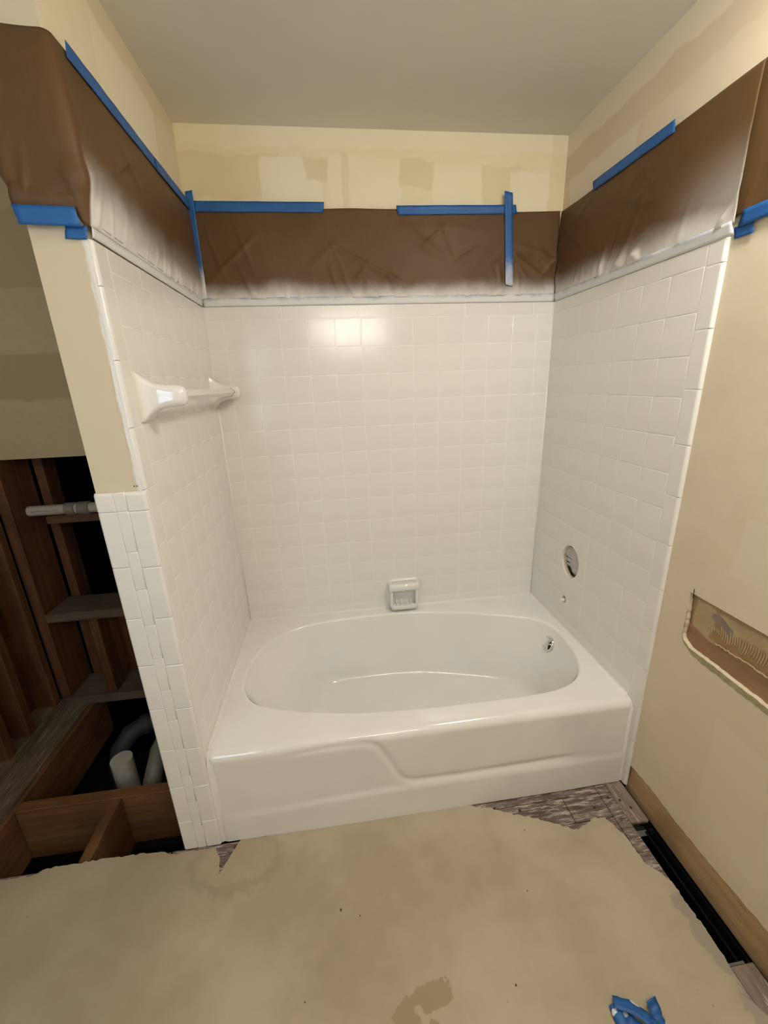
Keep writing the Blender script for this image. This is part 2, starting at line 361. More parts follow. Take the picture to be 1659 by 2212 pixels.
# right wall: one drywall sheet with the valve hole, the pipe hole, the cut-out strip and the missing foot
VALVE = (-0.318, 0.692, 0.064, 0.073); SPOUT = (-0.304, 0.502, 0.0145, 0.0175)
def ell(c, n=40): return [(c[0] + c[2] * math.cos(2 * math.pi * k / n), c[1] + c[3] * math.sin(2 * math.pi * k / n)) for k in range(n)]
cut_edge = jag([(-0.897, 0.855), (-0.903, 0.755), (-0.900, 0.718), (-0.906, 0.704), (-0.930, 0.690), (-1.04, 0.687), (-1.16, 0.681), (-1.45, 0.678)], 0.008, 0.0013, 3) + \
           [(-1.45, 0.857)]
foot = jag([(TT, 0.094), (-0.80, 0.093), (-0.90, 0.104), (-1.03, 0.097), (-1.17, 0.102), (-1.30, 0.114), (-1.5, 0.106), (REAR, 0.105)], 0.012, 0.0022, 5)
bm = bmesh.new()
sheet(bm, [foot + [(REAR, CEIL), (TT, CEIL)], ell(VALVE), ell(SPOUT, 16), cut_edge], lambda u, v: Vector((W + TT, u, v)), Vector((0.013, 0, 0)))
wall_right = struct(mobj('wall_right', bm, M_WRIGHT))
# lowered outer paper layer peeled off along the cut-out's lower edge
bm = bmesh.new()
lo = [(a, b - 0.001) for a, b in cut_edge[6:-3]]
lo2 = jag([(-1.43, 0.662), (-1.16, 0.664), (-1.04, 0.668), (-0.95, 0.672), (-0.915, 0.688), (-0.902, 0.704)], 0.008, 0.002, 9)
sheet(bm, [lo + lo2], lambda u, v: Vector((W + TT - 0.0004, u, v)), Vector((0.0003, 0, 0)))
tp = mobj('torn_paper_edge', bm, m_plain('torn_drywall_paper', (0.40, 0.35, 0.20), 0.9, 0.25, 40, 0.4), wall_right)
boxo('backing_board', W + 0.0265, W + 0.034, -1.5, -0.86, 0.735, 0.90, M_BACKING, wall_right)
bm = bmesh.new()
le = jag([(-0.86, 0.752), (-0.93, 0.749), (-0.97, 0.737), (-1.03, 0.742), (-1.09, 0.747), (-1.2, 0.742), (-1.5, 0.744)], 0.008, 0.0015, 12)
sheet(bm, [le + [(-1.5, 0.64), (-0.86, 0.64)]], lambda u, v: Vector((W + 0.0235, u, v)), Vector((0.006, 0, 0)))
mobj('ledger_board', bm, M_LEDGER, wall_right)
# trowelled adhesive ridges on the backing board
bm = bmesh.new()
for k in range(62):
    y = -0.955 - k * 0.0066
    top = 0.800 - 0.012 * smooth01(0.02, 0.0, (y + 1.02) % 0.11) + rnd.uniform(-.003, .003)
    bot = 0.763 - 0.006 * math.sin(k * 0.9) + rnd.uniform(-.003, .003)
    if k < 6: top = 0.785; bot = 0.772
    pts = []
    for t in [i / 5 for i in range(6)]:
        zz = top + (bot - top) * t
        pts.append((W + 0.0262, y - 0.004 * math.sin(t * 2.2 + (k // 15)), zz))
    tube(bm, pts, [0.0006] + [0.0016] * 4 + [0.0006], 6)
mobj('adhesive_ridges', bm, M_MASTIC, wall_right, True)
bm = bmesh.new()
pp = spline_closed([(-0.962, 0.812), (-0.972, 0.826), (-0.990, 0.824), (-1.012, 0.812), (-1.026, 0.806), (-1.028, 0.792), (-1.012, 0.787), (-0.985, 0.796)], 6)
sheet(bm, [[(p.x, p.y) for p in pp]], lambda u, v: Vector((W + 0.0264, u, v)), Vector((-0.0006, 0, 0)))
mobj('bare_gypsum_patch', bm, m_plain('grey_bare_patch', (0.30, 0.24, 0.19), 0.9, 0.15, 40, 0.2), wall_right)
bm = bmesh.new()
sp = jag([(-0.99, 0.7435), (-1.09, 0.7475), (-1.2, 0.7425), (-1.5, 0.744)], 0.006, 0.002, 15)
tube(bm, [(W + 0.024, a, b) for a, b in sp], [0.0022 + 0.0012 * abs(nz(a * 60, b * 9)) for a, b in sp], 6)
mobj('squeezed_mastic_bead', bm, M_MASTIC, wall_right, True)
boxo('sliver_nail', W + 0.006, W + 0.0075, -0.9125, -0.911, 0.845, 0.872, M_NAIL_GAP, wall_right)
sill = boxo('wall_plate', W + 0.017, W + 0.055, REAR, -0.795, -0.03, 0.13, M_SILL, wall_right)
# back wall and left wall of the nook beside the stub wall
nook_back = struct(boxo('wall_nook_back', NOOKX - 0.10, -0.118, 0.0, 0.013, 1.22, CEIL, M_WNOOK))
nook_left = struct(boxo('wall_nook_left', NOOKX - 0.013, NOOKX, REAR, 0.0, 1.22, CEIL, M_WREAR))
boxo('lower_drywall', NOOKX - 0.013, NOOKX, REAR, -0.86, 0.0, 1.22, M_WREAR, nook_left)
# framing in the back wall of the nook
def timber(name, x0, x1, y0, y1, z0, z1, mat, parent): return boxo(name, x0, x1, y0, y1, z0, z1, mat, parent, 0.002)
Y0, Y1 = 0.014, 0.105
timber('corner_stud', -0.952, -0.908, 0.0, 0.185, 0.04, 1.219, M_STUD_V, nook_back)
timber('stud', -0.735, -0.695, 0.002, 0.09, 0.035, 0.453, M_STUD_V, nook_back)
timber('stud', -0.30, -0.26, 0.002, 0.09, 0.035, 1.219, M_STUD_V, nook_back)
timber('deep_stud', -0.905, -0.865, 0.20, 0.29, -0.2, 1.30, M_STUD_V, nook_back)
timber('fire_block', -0.840, -0.302, 0.085, 0.175, 0.910, 0.946, M_STUD_X, nook_back)
timber('fire_block', -0.907, -0.302, 0.0, 0.180, 0.456, 0.498, M_DUSTYX, nook_back)
timber('sole_plate', -0.952, -0.12, -0.004, 0.185, -0.012, 0.034, M_DUSTYX, nook_back)
boxo('cavity_board', -0.90, -0.45, 0.19, 0.20, 0.03, 0.455, M_STUD_V, nook_back)
# framing in the left wall of the nook
timber('stud', NOOKX - 0.089, NOOKX, -0.060, -0.022, 0.04, 1.219, M_STUD_V, nook_left)
timber('stud', NOOKX - 0.089, NOOKX, -0.236, -0.196, 0.04, 1.219, M_STUD_V, nook_left)
timber('stud', NOOKX - 0.089, NOOKX, -0.36, -0.32, 0.04, 1.219, M_STUD_V, nook_left)
timber('stud', NOOKX - 0.089, NOOKX, -0.640, -0.600, 0.04, 1.219, M_STUD_V, nook_left)
timber('sole_plate', NOOKX - 0.10, NOOKX + 0.004, -0.86, -0.006, 0.0, 0.04, M_DUSTY, nook_left)
timber('sheathing_board', NOOKX - 0.115, NOOKX - 0.095, -0.9, 0.0, 0.0, 0.44, M_STUD_V, nook_left)
timber('sheathing_board', NOOKX - 0.115, NOOKX - 0.095, -0.9, 0.0, 0.445, 1.3, M_STUD_V, nook_left)
# rear wall behind the camera, with a window
bm = bmesh.new()
WX0, WX1, WZ0, WZ1 = -0.80, -0.20, 1.05, 1.92
sheet(bm, [[(NOOKX - 0.02, 0), (W + 0.03, 0), (W + 0.03, CEIL), (NOOKX - 0.02, CEIL)], [(WX0, WZ0), (WX1, WZ0), (WX1, WZ1), (WX0, WZ1)]],
      lambda u, v: Vector((u, REAR, v)), Vector((0, -0.09, 0)))
wall_front = struct(mobj('wall_front', bm, M_WREAR))
bm = bmesh.new()
for a in ((WX0, WX0 + 0.04, WZ0, WZ1), (WX1 - 0.04, WX1, WZ0, WZ1), (WX0, WX1, WZ0, WZ0 + 0.04), (WX0, WX1, WZ1 - 0.04, WZ1), (WX0, WX1, 1.47, 1.50)):
    box(bm, a[0], a[1], REAR - 0.07, REAR - 0.03, a[2], a[3])
win = struct(mobj('window_1', bm, M_FRAME))
def m_glass():
    n = NT('window_glass'); t = n.t
    tr = t.nodes.new('ShaderNodeBsdfTransparent'); gl = t.nodes.new('ShaderNodeBsdfGlossy'); mx = t.nodes.new('ShaderNodeMixShader')
    gl.inputs['Roughness'].default_value = 0.02; mx.inputs[0].default_value = 0.06
    t.links.new(tr.outputs[0], mx.inputs[1]); t.links.new(gl.outputs[0], mx.inputs[2])
    t.links.new(mx.outputs[0], t.nodes['Material Output'].inputs[0]); return n.m
M_GLASS = m_glass()
boxo('pane', WX0 + 0.04, WX1 - 0.04, REAR - 0.052, REAR - 0.048, WZ0 + 0.04, 1.47, M_GLASS, win)
boxo('pane', WX0 + 0.04, WX1 - 0.04, REAR - 0.052, REAR - 0.048, 1.50, WZ1 - 0.04, M_GLASS, win)

# ------------------------------------------------------------------ floor
left_edge = jag([(NOOKX, -0.80), (-0.70, -0.802), (-0.62, -0.798), (-0.598, -0.803), (-0.55, -0.785), (-0.47, -0.783), (-0.30, -0.784), (-0.20, -0.788), (-0.17, -0.80), (-0.126, -0.801)], 0.011, 0.0035, 21)
tubtear = jag([(-0.126, -0.801), (-0.02, -0.802), (0.004, -0.84), (0.013, -0.886), (0.030, -0.852), (0.060, -0.7905)], 0.008, 0.0018, 22)
tubedge = jag([(0.060, -0.7905), (0.45, -0.7905), (0.855, -0.7905)], 0.02, 0.001, 23)
righttear = jag([(0.855, -0.7905), (0.88, -0.801), (0.93, -0.812), (0.99, -0.843), (1.06, -0.866), (1.12, -0.893), (1.155, -0.912), (1.20, -0.930), (1.235, -0.918), (1.27, -0.902),
                 (1.312, -0.905), (1.33, -0.95), (1.342, -0.985), (1.345, -1.055), (1.37, -1.08), (1.388, -1.11), (1.391, -1.28), (1.386, -1.31), (1.372, -1.34), (1.40, -1.40), (1.43, -1.47), (1.450, -1.56)], 0.008, 0.0032, 24)
loop = left_edge[:-1] + tubtear[:-1] + tubedge[:-1] + righttear + [(1.452, REAR), (NOOKX, REAR)]
bm = bmesh.new()
sheet(bm, [loop], lambda u, v: Vector((u, v, 0)), Vector((0, 0, -0.004)))
floor = struct(mobj('floor', bm, M_VINYL))
SLOT = (1.392, 1.453, -1.297, -0.936)
def plank(x0, x1, y0, y1, mat, dz=0.0): return boxo('plank', x0, x1, y0, y1, -0.024 + dz, -0.0045 + dz, mat, floor, 0.0012)
yy = -0.772; k = 0
while yy > -1.52:
    w_ = [0.046, 0.088, 0.09, 0.085, 0.092][k % 5]
    xe = 1.345
    if k % 2 == 0:
        plank(0.78, xe, yy - w_ + 0.002, yy, M_PLANKX, rnd.uniform(-.0006, .0006))
    else:
        xm = 1.12 + 0.1 * math.sin(k * 2.1)
        plank(0.78, xm - 0.001, yy - w_ + 0.002, yy, M_PLANKX, rnd.uniform(-.0006, .0006)); plank(xm + 0.001, xe, yy - w_ + 0.002, yy, M_PLANKX, rnd.uniform(-.0006, .0006))
    yy -= w_; k += 1
plank(1.347, 1.3895, -1.115, -0.778, M_PLANKX); plank(1.347, 1.3895, -1.60, -1.117, M_PLANKY); plank(1.3905, 1.4555, -0.934, -0.778, M_PLANKY, 0.0006)
plank(1.39, 1.455, -1.9, -1.299, M_PLANKY)
for i, (a, b) in enumerate(((-0.79, -0.822), (-0.824, -0.856), (-0.858, -0.9))): plank(-0.16, 0.12, b, a, M_PLANKX)
plank(NOOKX, -0.165, -0.90, -0.791, M_PLANKX); 
for (x, y) in ((1.035, -0.835), (1.30, -0.865), (1.405, -0.855), (1.425, -0.885), (1.32, -0.955), (0.95, -0.815), (1.37, -0.84), (0.045, -0.808)):
    bm = bmesh.new(); tube(bm, [(x, y, -0.006), (x, y, -0.0028)], [0.0055, 0.0045], 10); mobj('nail_head', bm, M_NAIL_GAP, floor)
# floor joists and crawl space below the open floor
JT = -0.022
def joist(x0, x1, y0, y1, z0, mat, label):
    o = timber('floor_joist', x0, x1, y0, y1, z0, JT, mat, None)
    return setp(o, label, 'joist', 'floor joists in the open floor')
joist(-0.818, -0.08, -0.545, -0.503, -0.268, M_JOIST_X, 'brown wooden header joist crossing the open floor in front of the white pipe')
joist(-0.474, -0.437, -0.93, -0.546, -0.268, M_JOIST_Y, 'short brown joist running from the tan floor edge to the cross joist')
joist(-0.862, -0.820, -0.95, 0.10, -0.268, M_JOIST_Y, 'long brown joist under the weathered plank along the open stud wall')
o = timber('subfloor_plank', -1.06, -0.832, -0.90, 0.0, -0.0215, -0.0005, M_DUSTY, None)
setp(o, 'grey weathered subfloor plank running along the foot of the open stud wall', 'plank')
bm = bmesh.new()
for (a, b) in ((-0.845, -0.838), (-0.880, -0.875)): 
    tube(bm, [(a + 0.006 * nz(t * 9, a * 30), -0.9 + t * 0.9, 0.0002) for t in [i / 30 for i in range(31)]], 0.0024, 5)
mobj('splinter', bm, M_DUSTY, o)
crawl = struct(boxo('floor_crawlspace', -1.2, W + 0.2, REAR, 0.4, -0.78, -0.75, M_DIRT))
# vent slot in the floor
vent = empty('floor_duct', (1.4225, -1.1165, -0.024)); setp(vent, 'black rectangular heating duct opening sunk in the floor by the right wall', 'duct')
def lbox(name, x0, x1, y0, y1, z0, z1, mat, par, org, bev=0.0, seg=1):
    return boxo(name, x0 - org[0], x1 - org[0], y0 - org[1], y1 - org[1], z0 - org[2], z1 - org[2], mat, par, bev, seg)
VO = (1.4225, -1.1165, -0.024)
x0, x1, y0, y1 = SLOT
lbox('duct_wall', x0, x0 + 0.0012, y0, y1, -0.20, -0.012, M_DUCT, vent, VO); lbox('duct_wall', x1 - 0.0012, x1, y0, y1, -0.20, -0.012, M_DUCT, vent, VO)
lbox('duct_wall', x0, x1, y0, y0 + 0.0012, -0.20, -0.012, M_DUCT, vent, VO); lbox('duct_wall', x0, x1, y1 - 0.0012, y1, -0.20, -0.012, M_DUCT, vent, VO)
lbox('duct_bottom', x0, x1, y0, y1, -0.205, -0.20, M_DUCT, vent, VO)
lbox('metal_lip', x0 + 0.003, x1 - 0.006, y1 - 0.020, y1 - 0.002, -0.044, -0.042, M_GALV, vent, VO)
lbox('metal_lip', x0 + 0.003, x1 - 0.006, y0 + 0.002, y0 + 0.012, -0.028, -0.026, M_GALV, vent, VO)
lbox('inner_rail', x1 - 0.016, x1 - 0.010, y0 + 0.01, y1 - 0.01, -0.06, -0.035, M_DUCT, vent, VO, 0.001)
lbox('inner_rail', x0 + 0.006, x0 + 0.011, y0 + 0.01, y1 - 0.01, -0.06, -0.035, M_DUCT, vent, VO, 0.001)

# ------------------------------------------------------------------ tiles
_tm = {}
def tile_mesh(w, h):
    key = ('t', round(w, 4), round(h, 4))
    if key in _tm: return _tm[key]
    rings = [(0.0, 0.0, 1.0, 0.0), (0.0, TT - 0.0014, 0.60, 0.80), (0.0008, TT - 0.0005, 0.36, 0.93), (0.0022, TT, 0.0, 1.0)]
    v, nr, f = [], [], []
    for (ins, z, nh, nv) in rings:
        for sx, sy in ((-1, -1), (1, -1), (1, 1), (-1, 1)):
            v.append((sx * (w / 2 - ins), sy * (h / 2 - ins), z)); nr.append(Vector((sx * nh, sy * nh, max(nv, 0.01))).normalized())
    for r in range(3):
        for i in range(4): j = (i + 1) % 4; f.append((r * 4 + i, r * 4 + j, r * 4 + 4 + j, r * 4 + 4 + i))
    f.append((12, 13, 14, 15))
    me = bpy.data.meshes.new('tile'); me.from_pydata(v, [], f); me.materials.append(M_TILE)
    me.polygons.foreach_set('use_smooth', [True] * len(me.polygons)); me.normals_split_custom_set_from_vertices(nr)
    _tm[key] = me; return me
def bull_mesh(w, h, side, top=False):
    """edge tile: its local +x or -x edge (side) is rounded over; top also rounds +y"""
    key = ('b', round(w, 4), round(h, 4), side, top)
    if key in _tm: return _tm[key]
    R = 0.0085
    prof = [(-w / 2, 0.0), (-w / 2, TT - 0.0024), (-w / 2 + 0.0014, TT - 0.0007), (-w / 2 + 0.0036, TT)]
    for k in range(6):
        a = math.radians(90 - 18 * k); prof.append((w / 2 - R + R * math.cos(a), TT - R + R * math.sin(a)))
    prof.append((w / 2, 0.0))
    rows = [(-h / 2, -0.0022), (-h / 2 + 0.0012, -0.0007), (-h / 2 + 0.0032, 0.0)]
    if top:
        for k in range(5):
            a = math.radians(90 - 22.5 * k); rows.append((h / 2 - R + R * math.cos(a), -R + R * math.sin(a)))
    else: rows += [(h / 2 - 0.0032, 0.0), (h / 2 - 0.0012, -0.0007), (h / 2, -0.0022)]
    pn = [(-1, 0.05), (-0.8, 0.6), (-0.45, 0.89), (0, 1)] + [(math.cos(math.radians(90 - 18 * k)), math.sin(math.radians(90 - 18 * k))) for k in range(6)] + [(1, 0)]
    rn = [-1.2, -0.5, 0.0] + ([math.tan(math.radians(min(80, 22.5 * k))) for k in range(5)] if top else [0.0, 0.5, 1.2])
    v, f, nr = [], [], []
    for (y, dz), ny in zip(rows, rn):
        for (x, z), (nx_, nz_) in zip(prof, pn):
            v.append((x * side, y, max(0.0, z + dz))); nr.append(Vector((nx_ * side, ny * max(nz_, 0.05), nz_ + 0.001)).normalized())
    n = len(prof)
    for r in range(len(rows) - 1):
        for i in range(n - 1):
            q = (r * n + i, r * n + i + 1, r * n + n + i + 1, r * n + n + i); f.append(q if side > 0 else q[::-1])
    me = bpy.data.meshes.new('tile'); me.from_pydata(v, [], f); me.materials.append(M_TILE)
    me.polygons.foreach_set('use_smooth', [True] * len(me.polygons)); me.normals_split_custom_set_from_vertices(nr)
    _tm[key] = me; return me
G = 0.0022   # joint gap
GB = 0.0008   # tighter joints between the edge tiles
def put_tile(me, loc, rz, parent, tilt=0.06):
    o = bpy.data.objects.new('tile', me)
    j = lambda: math.radians(rnd.uniform(-tilt, tilt))
    o.location = loc; o.rotation_euler = (math.radians(90) + j(), j() * 0.3, math.radians(rz) + j())
    return link(o, parent)
def grid_tiles(parent, us, vs_, place):
    out = []
    for a, b in zip(us, us[1:]):
        for c, d in zip(vs_, vs_[1:]):
            out.append((place(tile_mesh(b - a - G, d - c - G), (a + b) / 2, (c + d) / 2), (a, b, c, d)))
    return out
rows = [RIM - 0.012] + [Z0 + k * P for k in range(13)]
# back wall
pb = lambda me, u, v: put_tile(me, (u, TT, v), 0, wall_back)
grid_tiles(wall_back, [0.0] + [XB + i * P for i in range(13)] + [W], rows, pb)
cap = [0.0, 0.150, 0.3015, 0.454, 0.607, 0.760, 0.911, 1.062, 1.214, 1.364, W]
grid_tiles(wall_back, cap, [Z0 + 12 * P, ZT], pb)
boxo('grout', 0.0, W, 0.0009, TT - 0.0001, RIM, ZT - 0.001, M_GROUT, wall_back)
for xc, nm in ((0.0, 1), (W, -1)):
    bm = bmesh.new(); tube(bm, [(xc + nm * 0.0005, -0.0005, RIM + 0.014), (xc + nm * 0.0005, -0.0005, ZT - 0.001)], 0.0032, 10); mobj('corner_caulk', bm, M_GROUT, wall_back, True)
# right wall (u = distance from the back corner)
pr = lambda me, u, v: put_tile(me, (W + TT, -u, v), -90, wall_right)
rt = grid_tiles(wall_right, [0.0] + [CR + i * P for i in range(7)], rows, pr)
YR = CR + 6 * P
grid_tiles(wall_right, [0.0, 0.147, 0.302, 0.454, 0.606, YR], [Z0 + 12 * P, ZT], pr)
YRE = YR + 0.052
js = [0.0] + [1.72 - 0.1515 * k for k in range(11, -1, -1)] + [ZT]
for c, d in zip(js, js[1:]):
    put_tile(bull_mesh(YRE - YR - GB, d - c - GB, 1), (W + TT, -(YR + YRE) / 2, (c + d) / 2), -90, wall_right, 0.06)
# grout behind the right tiles, with the two holes
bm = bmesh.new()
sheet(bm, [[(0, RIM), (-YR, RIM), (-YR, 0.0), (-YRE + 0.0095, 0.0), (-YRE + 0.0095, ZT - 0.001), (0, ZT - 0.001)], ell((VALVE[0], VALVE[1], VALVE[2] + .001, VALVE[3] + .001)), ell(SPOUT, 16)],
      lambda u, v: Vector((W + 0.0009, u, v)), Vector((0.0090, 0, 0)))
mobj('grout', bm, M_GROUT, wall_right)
# cut the tiles that meet the holes
def cut(o, c):
    bm = bmesh.new(); tube(bm, [(W - 0.02, c[0], c[1]), (W + 0.03, c[0], c[1])], 1.0, 48)
    for v in bm.verts: v.co.y = c[0] + (v.co.y - c[0]) * c[2]; v.co.z = c[1] + (v.co.z - c[1]) * c[3]
    me = bpy.data.meshes.new('cutter'); bmesh.ops.recalc_face_normals(bm, faces=bm.faces[:]); bm.to_mesh(me); bm.free()
    k_ = link(bpy.data.objects.new('cutter', me))
    # close the tile's back before cutting
    m2 = o.data.copy(); b2 = bmesh.new(); b2.from_mesh(m2); bmesh.ops.holes_fill(b2, edges=b2.edges[:], sides=0)
    bmesh.ops.recalc_face_normals(b2, faces=b2.faces[:]); b2.to_mesh(m2); b2.free(); o.data = m2
    md = o.modifiers.new('cut', 'BOOLEAN'); md.operation = 'DIFFERENCE'; md.object = k_; md.solver = 'EXACT'
    bpy.context.view_layer.update()
    nm = bpy.data.meshes.new_from_object(o.evaluated_get(bpy.context.evaluated_depsgraph_get()))
    o.modifiers.clear(); o.data = nm; nm.name = 'tile'
    nm.polygons.foreach_set('use_smooth', [False] * len(nm.polygons))
    bpy.data.objects.remove(k_, do_unlink=True)
for o, (a, b, c, d) in rt:
    for hole in (VALVE, SPOUT):
        hx, hz = -hole[0], hole[1]
        if a < hx + hole[2] and b > hx - hole[2] and c < hz + hole[3] and d > hz - hole[3]: cut(o, hole)
# left wall inner face
pl = lambda me, u, v: put_tile(me, (-TT, -u, v), 90, wall_left)
grid_tiles(wall_left, [0.0] + [CL + i * P for i in range(7)], rows, pl)
YL = CL + 6 * P; YLE = 0.784
grid_tiles(wall_left, [0.0, 0.105, 0.257, 0.411, 0.563, YL], [Z0 + 12 * P, ZT], pl)
jl = [0.0] + [1.686 - 0.1515 * k for k in range(11, -1, -1)] + [ZT]
for c, d in zip(jl, jl[1:]):
    put_tile(bull_mesh(YLE - YL - GB, d - c - GB, -1), (-TT, -(YL + YLE) / 2, (c + d) / 2), 90, wall_left, 0.06)
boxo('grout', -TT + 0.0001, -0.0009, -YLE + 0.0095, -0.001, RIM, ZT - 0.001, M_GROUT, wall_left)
# stub wall end face, tiled to 1.23 m
YF = -0.7855
zt = 1.231
for (a, b, zs, s) in ((-0.1225, -0.076, [0.0, 0.124, 0.272, 0.424, 0.577, 0.729, 0.880, 1.031, 1.182, zt], -1),
                      (-0.076, -0.0485, [0.0, 0.095, 0.204, 0.314, 0.423, 0.532, 0.640, 0.749, 0.857, 0.965, 1.073, 1.182, zt], 0),
                      (-0.0485, 0.0005, [0.0, 0.116, 0.268, 0.420, 0.571, 0.723, 0.875, 1.027, 1.181, zt], 1)):
    for c, d in zip(zs, zs[1:]):
        w_, h_ = b - a - GB, d - c - GB
        me = bull_mesh(w_, h_, s, d == zt) if s else tile_mesh(w_, h_)
        put_tile(me, ((a + b) / 2, YF, (c + d) / 2), 0, wall_left, 0.1)
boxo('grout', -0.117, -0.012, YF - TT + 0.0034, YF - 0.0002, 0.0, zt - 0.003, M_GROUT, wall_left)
# white paint and filler smeared along the edge of the bare end wall
bm = bmesh.new()
ed = jag([(-0.0125, 1.235), (-0.0125, 1.772)], 0.01, 0.0, 31); ed2 = jag([(-0.016, 1.772), (-0.014, 1.6), (-0.019, 1.45), (-0.016, 1.235)], 0.009, 0.0022, 32)
sheet(bm, [ed + ed2], lambda u, v: Vector((u, -0.7852, v)), Vector((0, -0.0012, 0)))
mobj('filler_smear', bm, M_CAULK, wall_left)
for x in (-0.026, -0.0195):
    bm = bmesh.new(); tube(bm, [(x, -0.7852, 1.243), (x, -0.7857, 1.243)], 0.0018, 8); mobj('nail_hole', bm, M_NAIL_GAP, wall_left)

# ------------------------------------------------------------------ bathtub
tub = empty('bathtub', (0, 0, 0)); setp(tub, 'white enamel alcove bathtub with oval basin and embossed front apron', 'bathtub')
rimpts = [(.060, -.400), (.072, -.500), (.135, -.578), (.287, -.632), (.499, -.672), (.70, -.686), (.90, -.691), (1.10, -.692), (1.235, -.678), (1.335, -.628), (1.392, -.535), (1.414, -.42),
          (1.408, -.315), (1.365, -.240), (1.280, -.195), (1.16, -.152), (1.045, -.115), (.90, -.080), (.74, -.062), (.58, -.060), (.42, -.068), (.285, -.092), (.185, -.140), (.115, -.210), (.075, -.300)]
flpts = [(.30, -.36), (.305, -.22), (.345, -.145), (.45, -.122), (.62, -.125), (.80, -.140), (1.0, -.182), (1.15, -.228), (1.26, -.285), (1.305, -.36), (1.305, -.46), (1.24, -.555), (1.08, -.605), (.85, -.615), (.6, -.595), (.42, -.555), (.33, -.47)]
TC = Vector((0.74, -0.375))
def polar(pts):
    sp_ = spline_closed(pts, 24)
    def f(th):
        d = Vector((math.cos(th), math.sin(th))); best = 0
        for i in range(len(sp_)):
            a, b = sp_[i] - TC, sp_[(i + 1) % len(sp_)] - TC
            e = b - a; den = d.x * e.y - d.y * e.x
            if abs(den) < 1e-12: continue
            t = (a.x * e.y - a.y * e.x) / den; u = (a.x * d.y - a.y * d.x) / den
            if t > 0 and -1e-6 <= u <= 1 + 1e-6: best = max(best, t)
        return best
    return f
frim, fflo = polar(rimpts), polar(flpts)
X0, X1, YA, YB = 0.0015, W - 0.0015, -0.7545, -0.0015
ths = [2 * math.pi * k / 220 for k in range(220)] + [math.atan2(y - TC.y, x - TC.x) % (2 * math.pi) for x in (X0, X1) for y in (YA, YB)]
ths = sorted(set(round(t, 7) for t in ths))
def rect_r(th):
    c, s = math.cos(th), math.sin(th); r = 9
    if c > 1e-9: r = min(r, (X1 - TC.x) / c)
    if c < -1e-9: r = min(r, (X0 - TC.x) / c)
    if s > 1e-9: r = min(r, (YB - TC.y) / s)
    if s < -1e-9: r = min(r, (YA - TC.y) / s)
    return r
cols = []
RF = 0.014
for th in ths:
    d = Vector((math.cos(th), math.sin(th))); ro, ri, rf = rect_r(th), frim(th), fflo(th)
    prof = [(ro, RIM), (ri + (ro - ri) * 0.6 + 0.003, RIM)]
    for k in range(7):
        a = math.radians(80 * k / 6); prof.append((ri + RF - RF * math.sin(a) * 1.0, RIM - RF * (1 - math.cos(a))))
    rs, zs_ = prof[-1]
    zf = 0.052
    bl = 0.046 + 0.11 * smooth01(0.45, 0.05, TC.x + d.x * rf)         # softer foot at the sloping end
    wl = math.hypot(rs - rf, zs_ - zf); tcut = max(0.3, 1 - bl * 0.9 / wl)
    for t in (0.15, 0.35, 0.55, 0.75, 1.0): prof.append((rs + (rf - rs) * t * tcut, zs_ + (zf - zs_) * t * tcut))
    A = Vector(prof[-1]); B = Vector((rf, zf)); C = Vector((rf - bl * 0.8, zf - 0.002))
    for k in range(1, 7):
        t = k / 6; q = A * (1 - t) ** 2 + B * 2 * t * (1 - t) + C * t * t; prof.append((q.x, q.y))
    for s in (0.66, 0.33): prof.append((C.x * s, C.y - 0.004 * (1 - s)))
    cols.append([(TC.x + d.x * r, TC.y + d.y * r, z) for r, z in prof])
bm = bmesh.new()
m_ = len(cols[0]); vv = [[bm.verts.new(p) for p in c] for c in cols]
for i in range(len(vv)):
    a, b = vv[i], vv[(i + 1) % len(vv)]
    for k in range(m_ - 1): bm.faces.new((a[k], a[k + 1], b[k + 1], b[k]))
cv = bm.verts.new((TC.x, TC.y, 0.046))
for i in range(len(vv)): bm.faces.new((vv[i][-1], cv, vv[(i + 1) % len(vv)][-1]))
body = mobj('basin', bm, M_TUB, tub, True)
for pth in body.data.polygons: pass
# apron with rolled top edge and embossed groove
YAP = -0.785
groove = [(0.16, 0.329), (0.37, 0.338), (0.495, 0.339), (0.525, 0.332), (0.548, 0.312), (0.58, 0.255), (0.606, 0.193), (0.625, 0.165), (0.66, 0.150), (0.84, 0.146), (1.18, 0.152), (1.30, 0.154)]
def apron_disp(x, z):
    g = seg_dist((x, z), groove)
    ga = smooth01(0.17, 0.42, x) * smooth01(1.32, 1.15, x)
    d = -0.0045 * math.exp(-(g / 0.0120) ** 2) * ga
    zb = 0.112 + 0.018 * smooth01(0.1, 0.6, x)
    d += 0.0055 * smooth01(zb + 0.014, zb - 0.018, z) * (0.35 + 0.65 * smooth01(0.05, 0.45, x)) * (0.4 + 0.6 * smooth01(1.42, 1.2, x))
    return d
NX = 300; prof = [(-0.751, RIM - 0.0006, 0), (-0.7543, RIM - 0.00003, 0)]; RA = 0.030
for k in range(1, 11):
    a = math.radians(9 * k); prof.append((YAP + RA - RA * math.sin(a), RIM - RA + RA * math.cos(a), 0))
zb_ = RIM - RA
for k in range(1, 91): prof.append((YAP, zb_ - (zb_ - 0.0005) * k / 90, 1))
bm = bmesh.new(); vg = []
def endr(dx, r): return 0.0 if dx >= r else r - math.sqrt(max(0, r * r - (r - dx) ** 2))
xs = [X0 + (X1 - X0) * (0.5 - 0.5 * math.cos(math.pi * i / NX)) * 1.0 for i in range(NX + 1)]
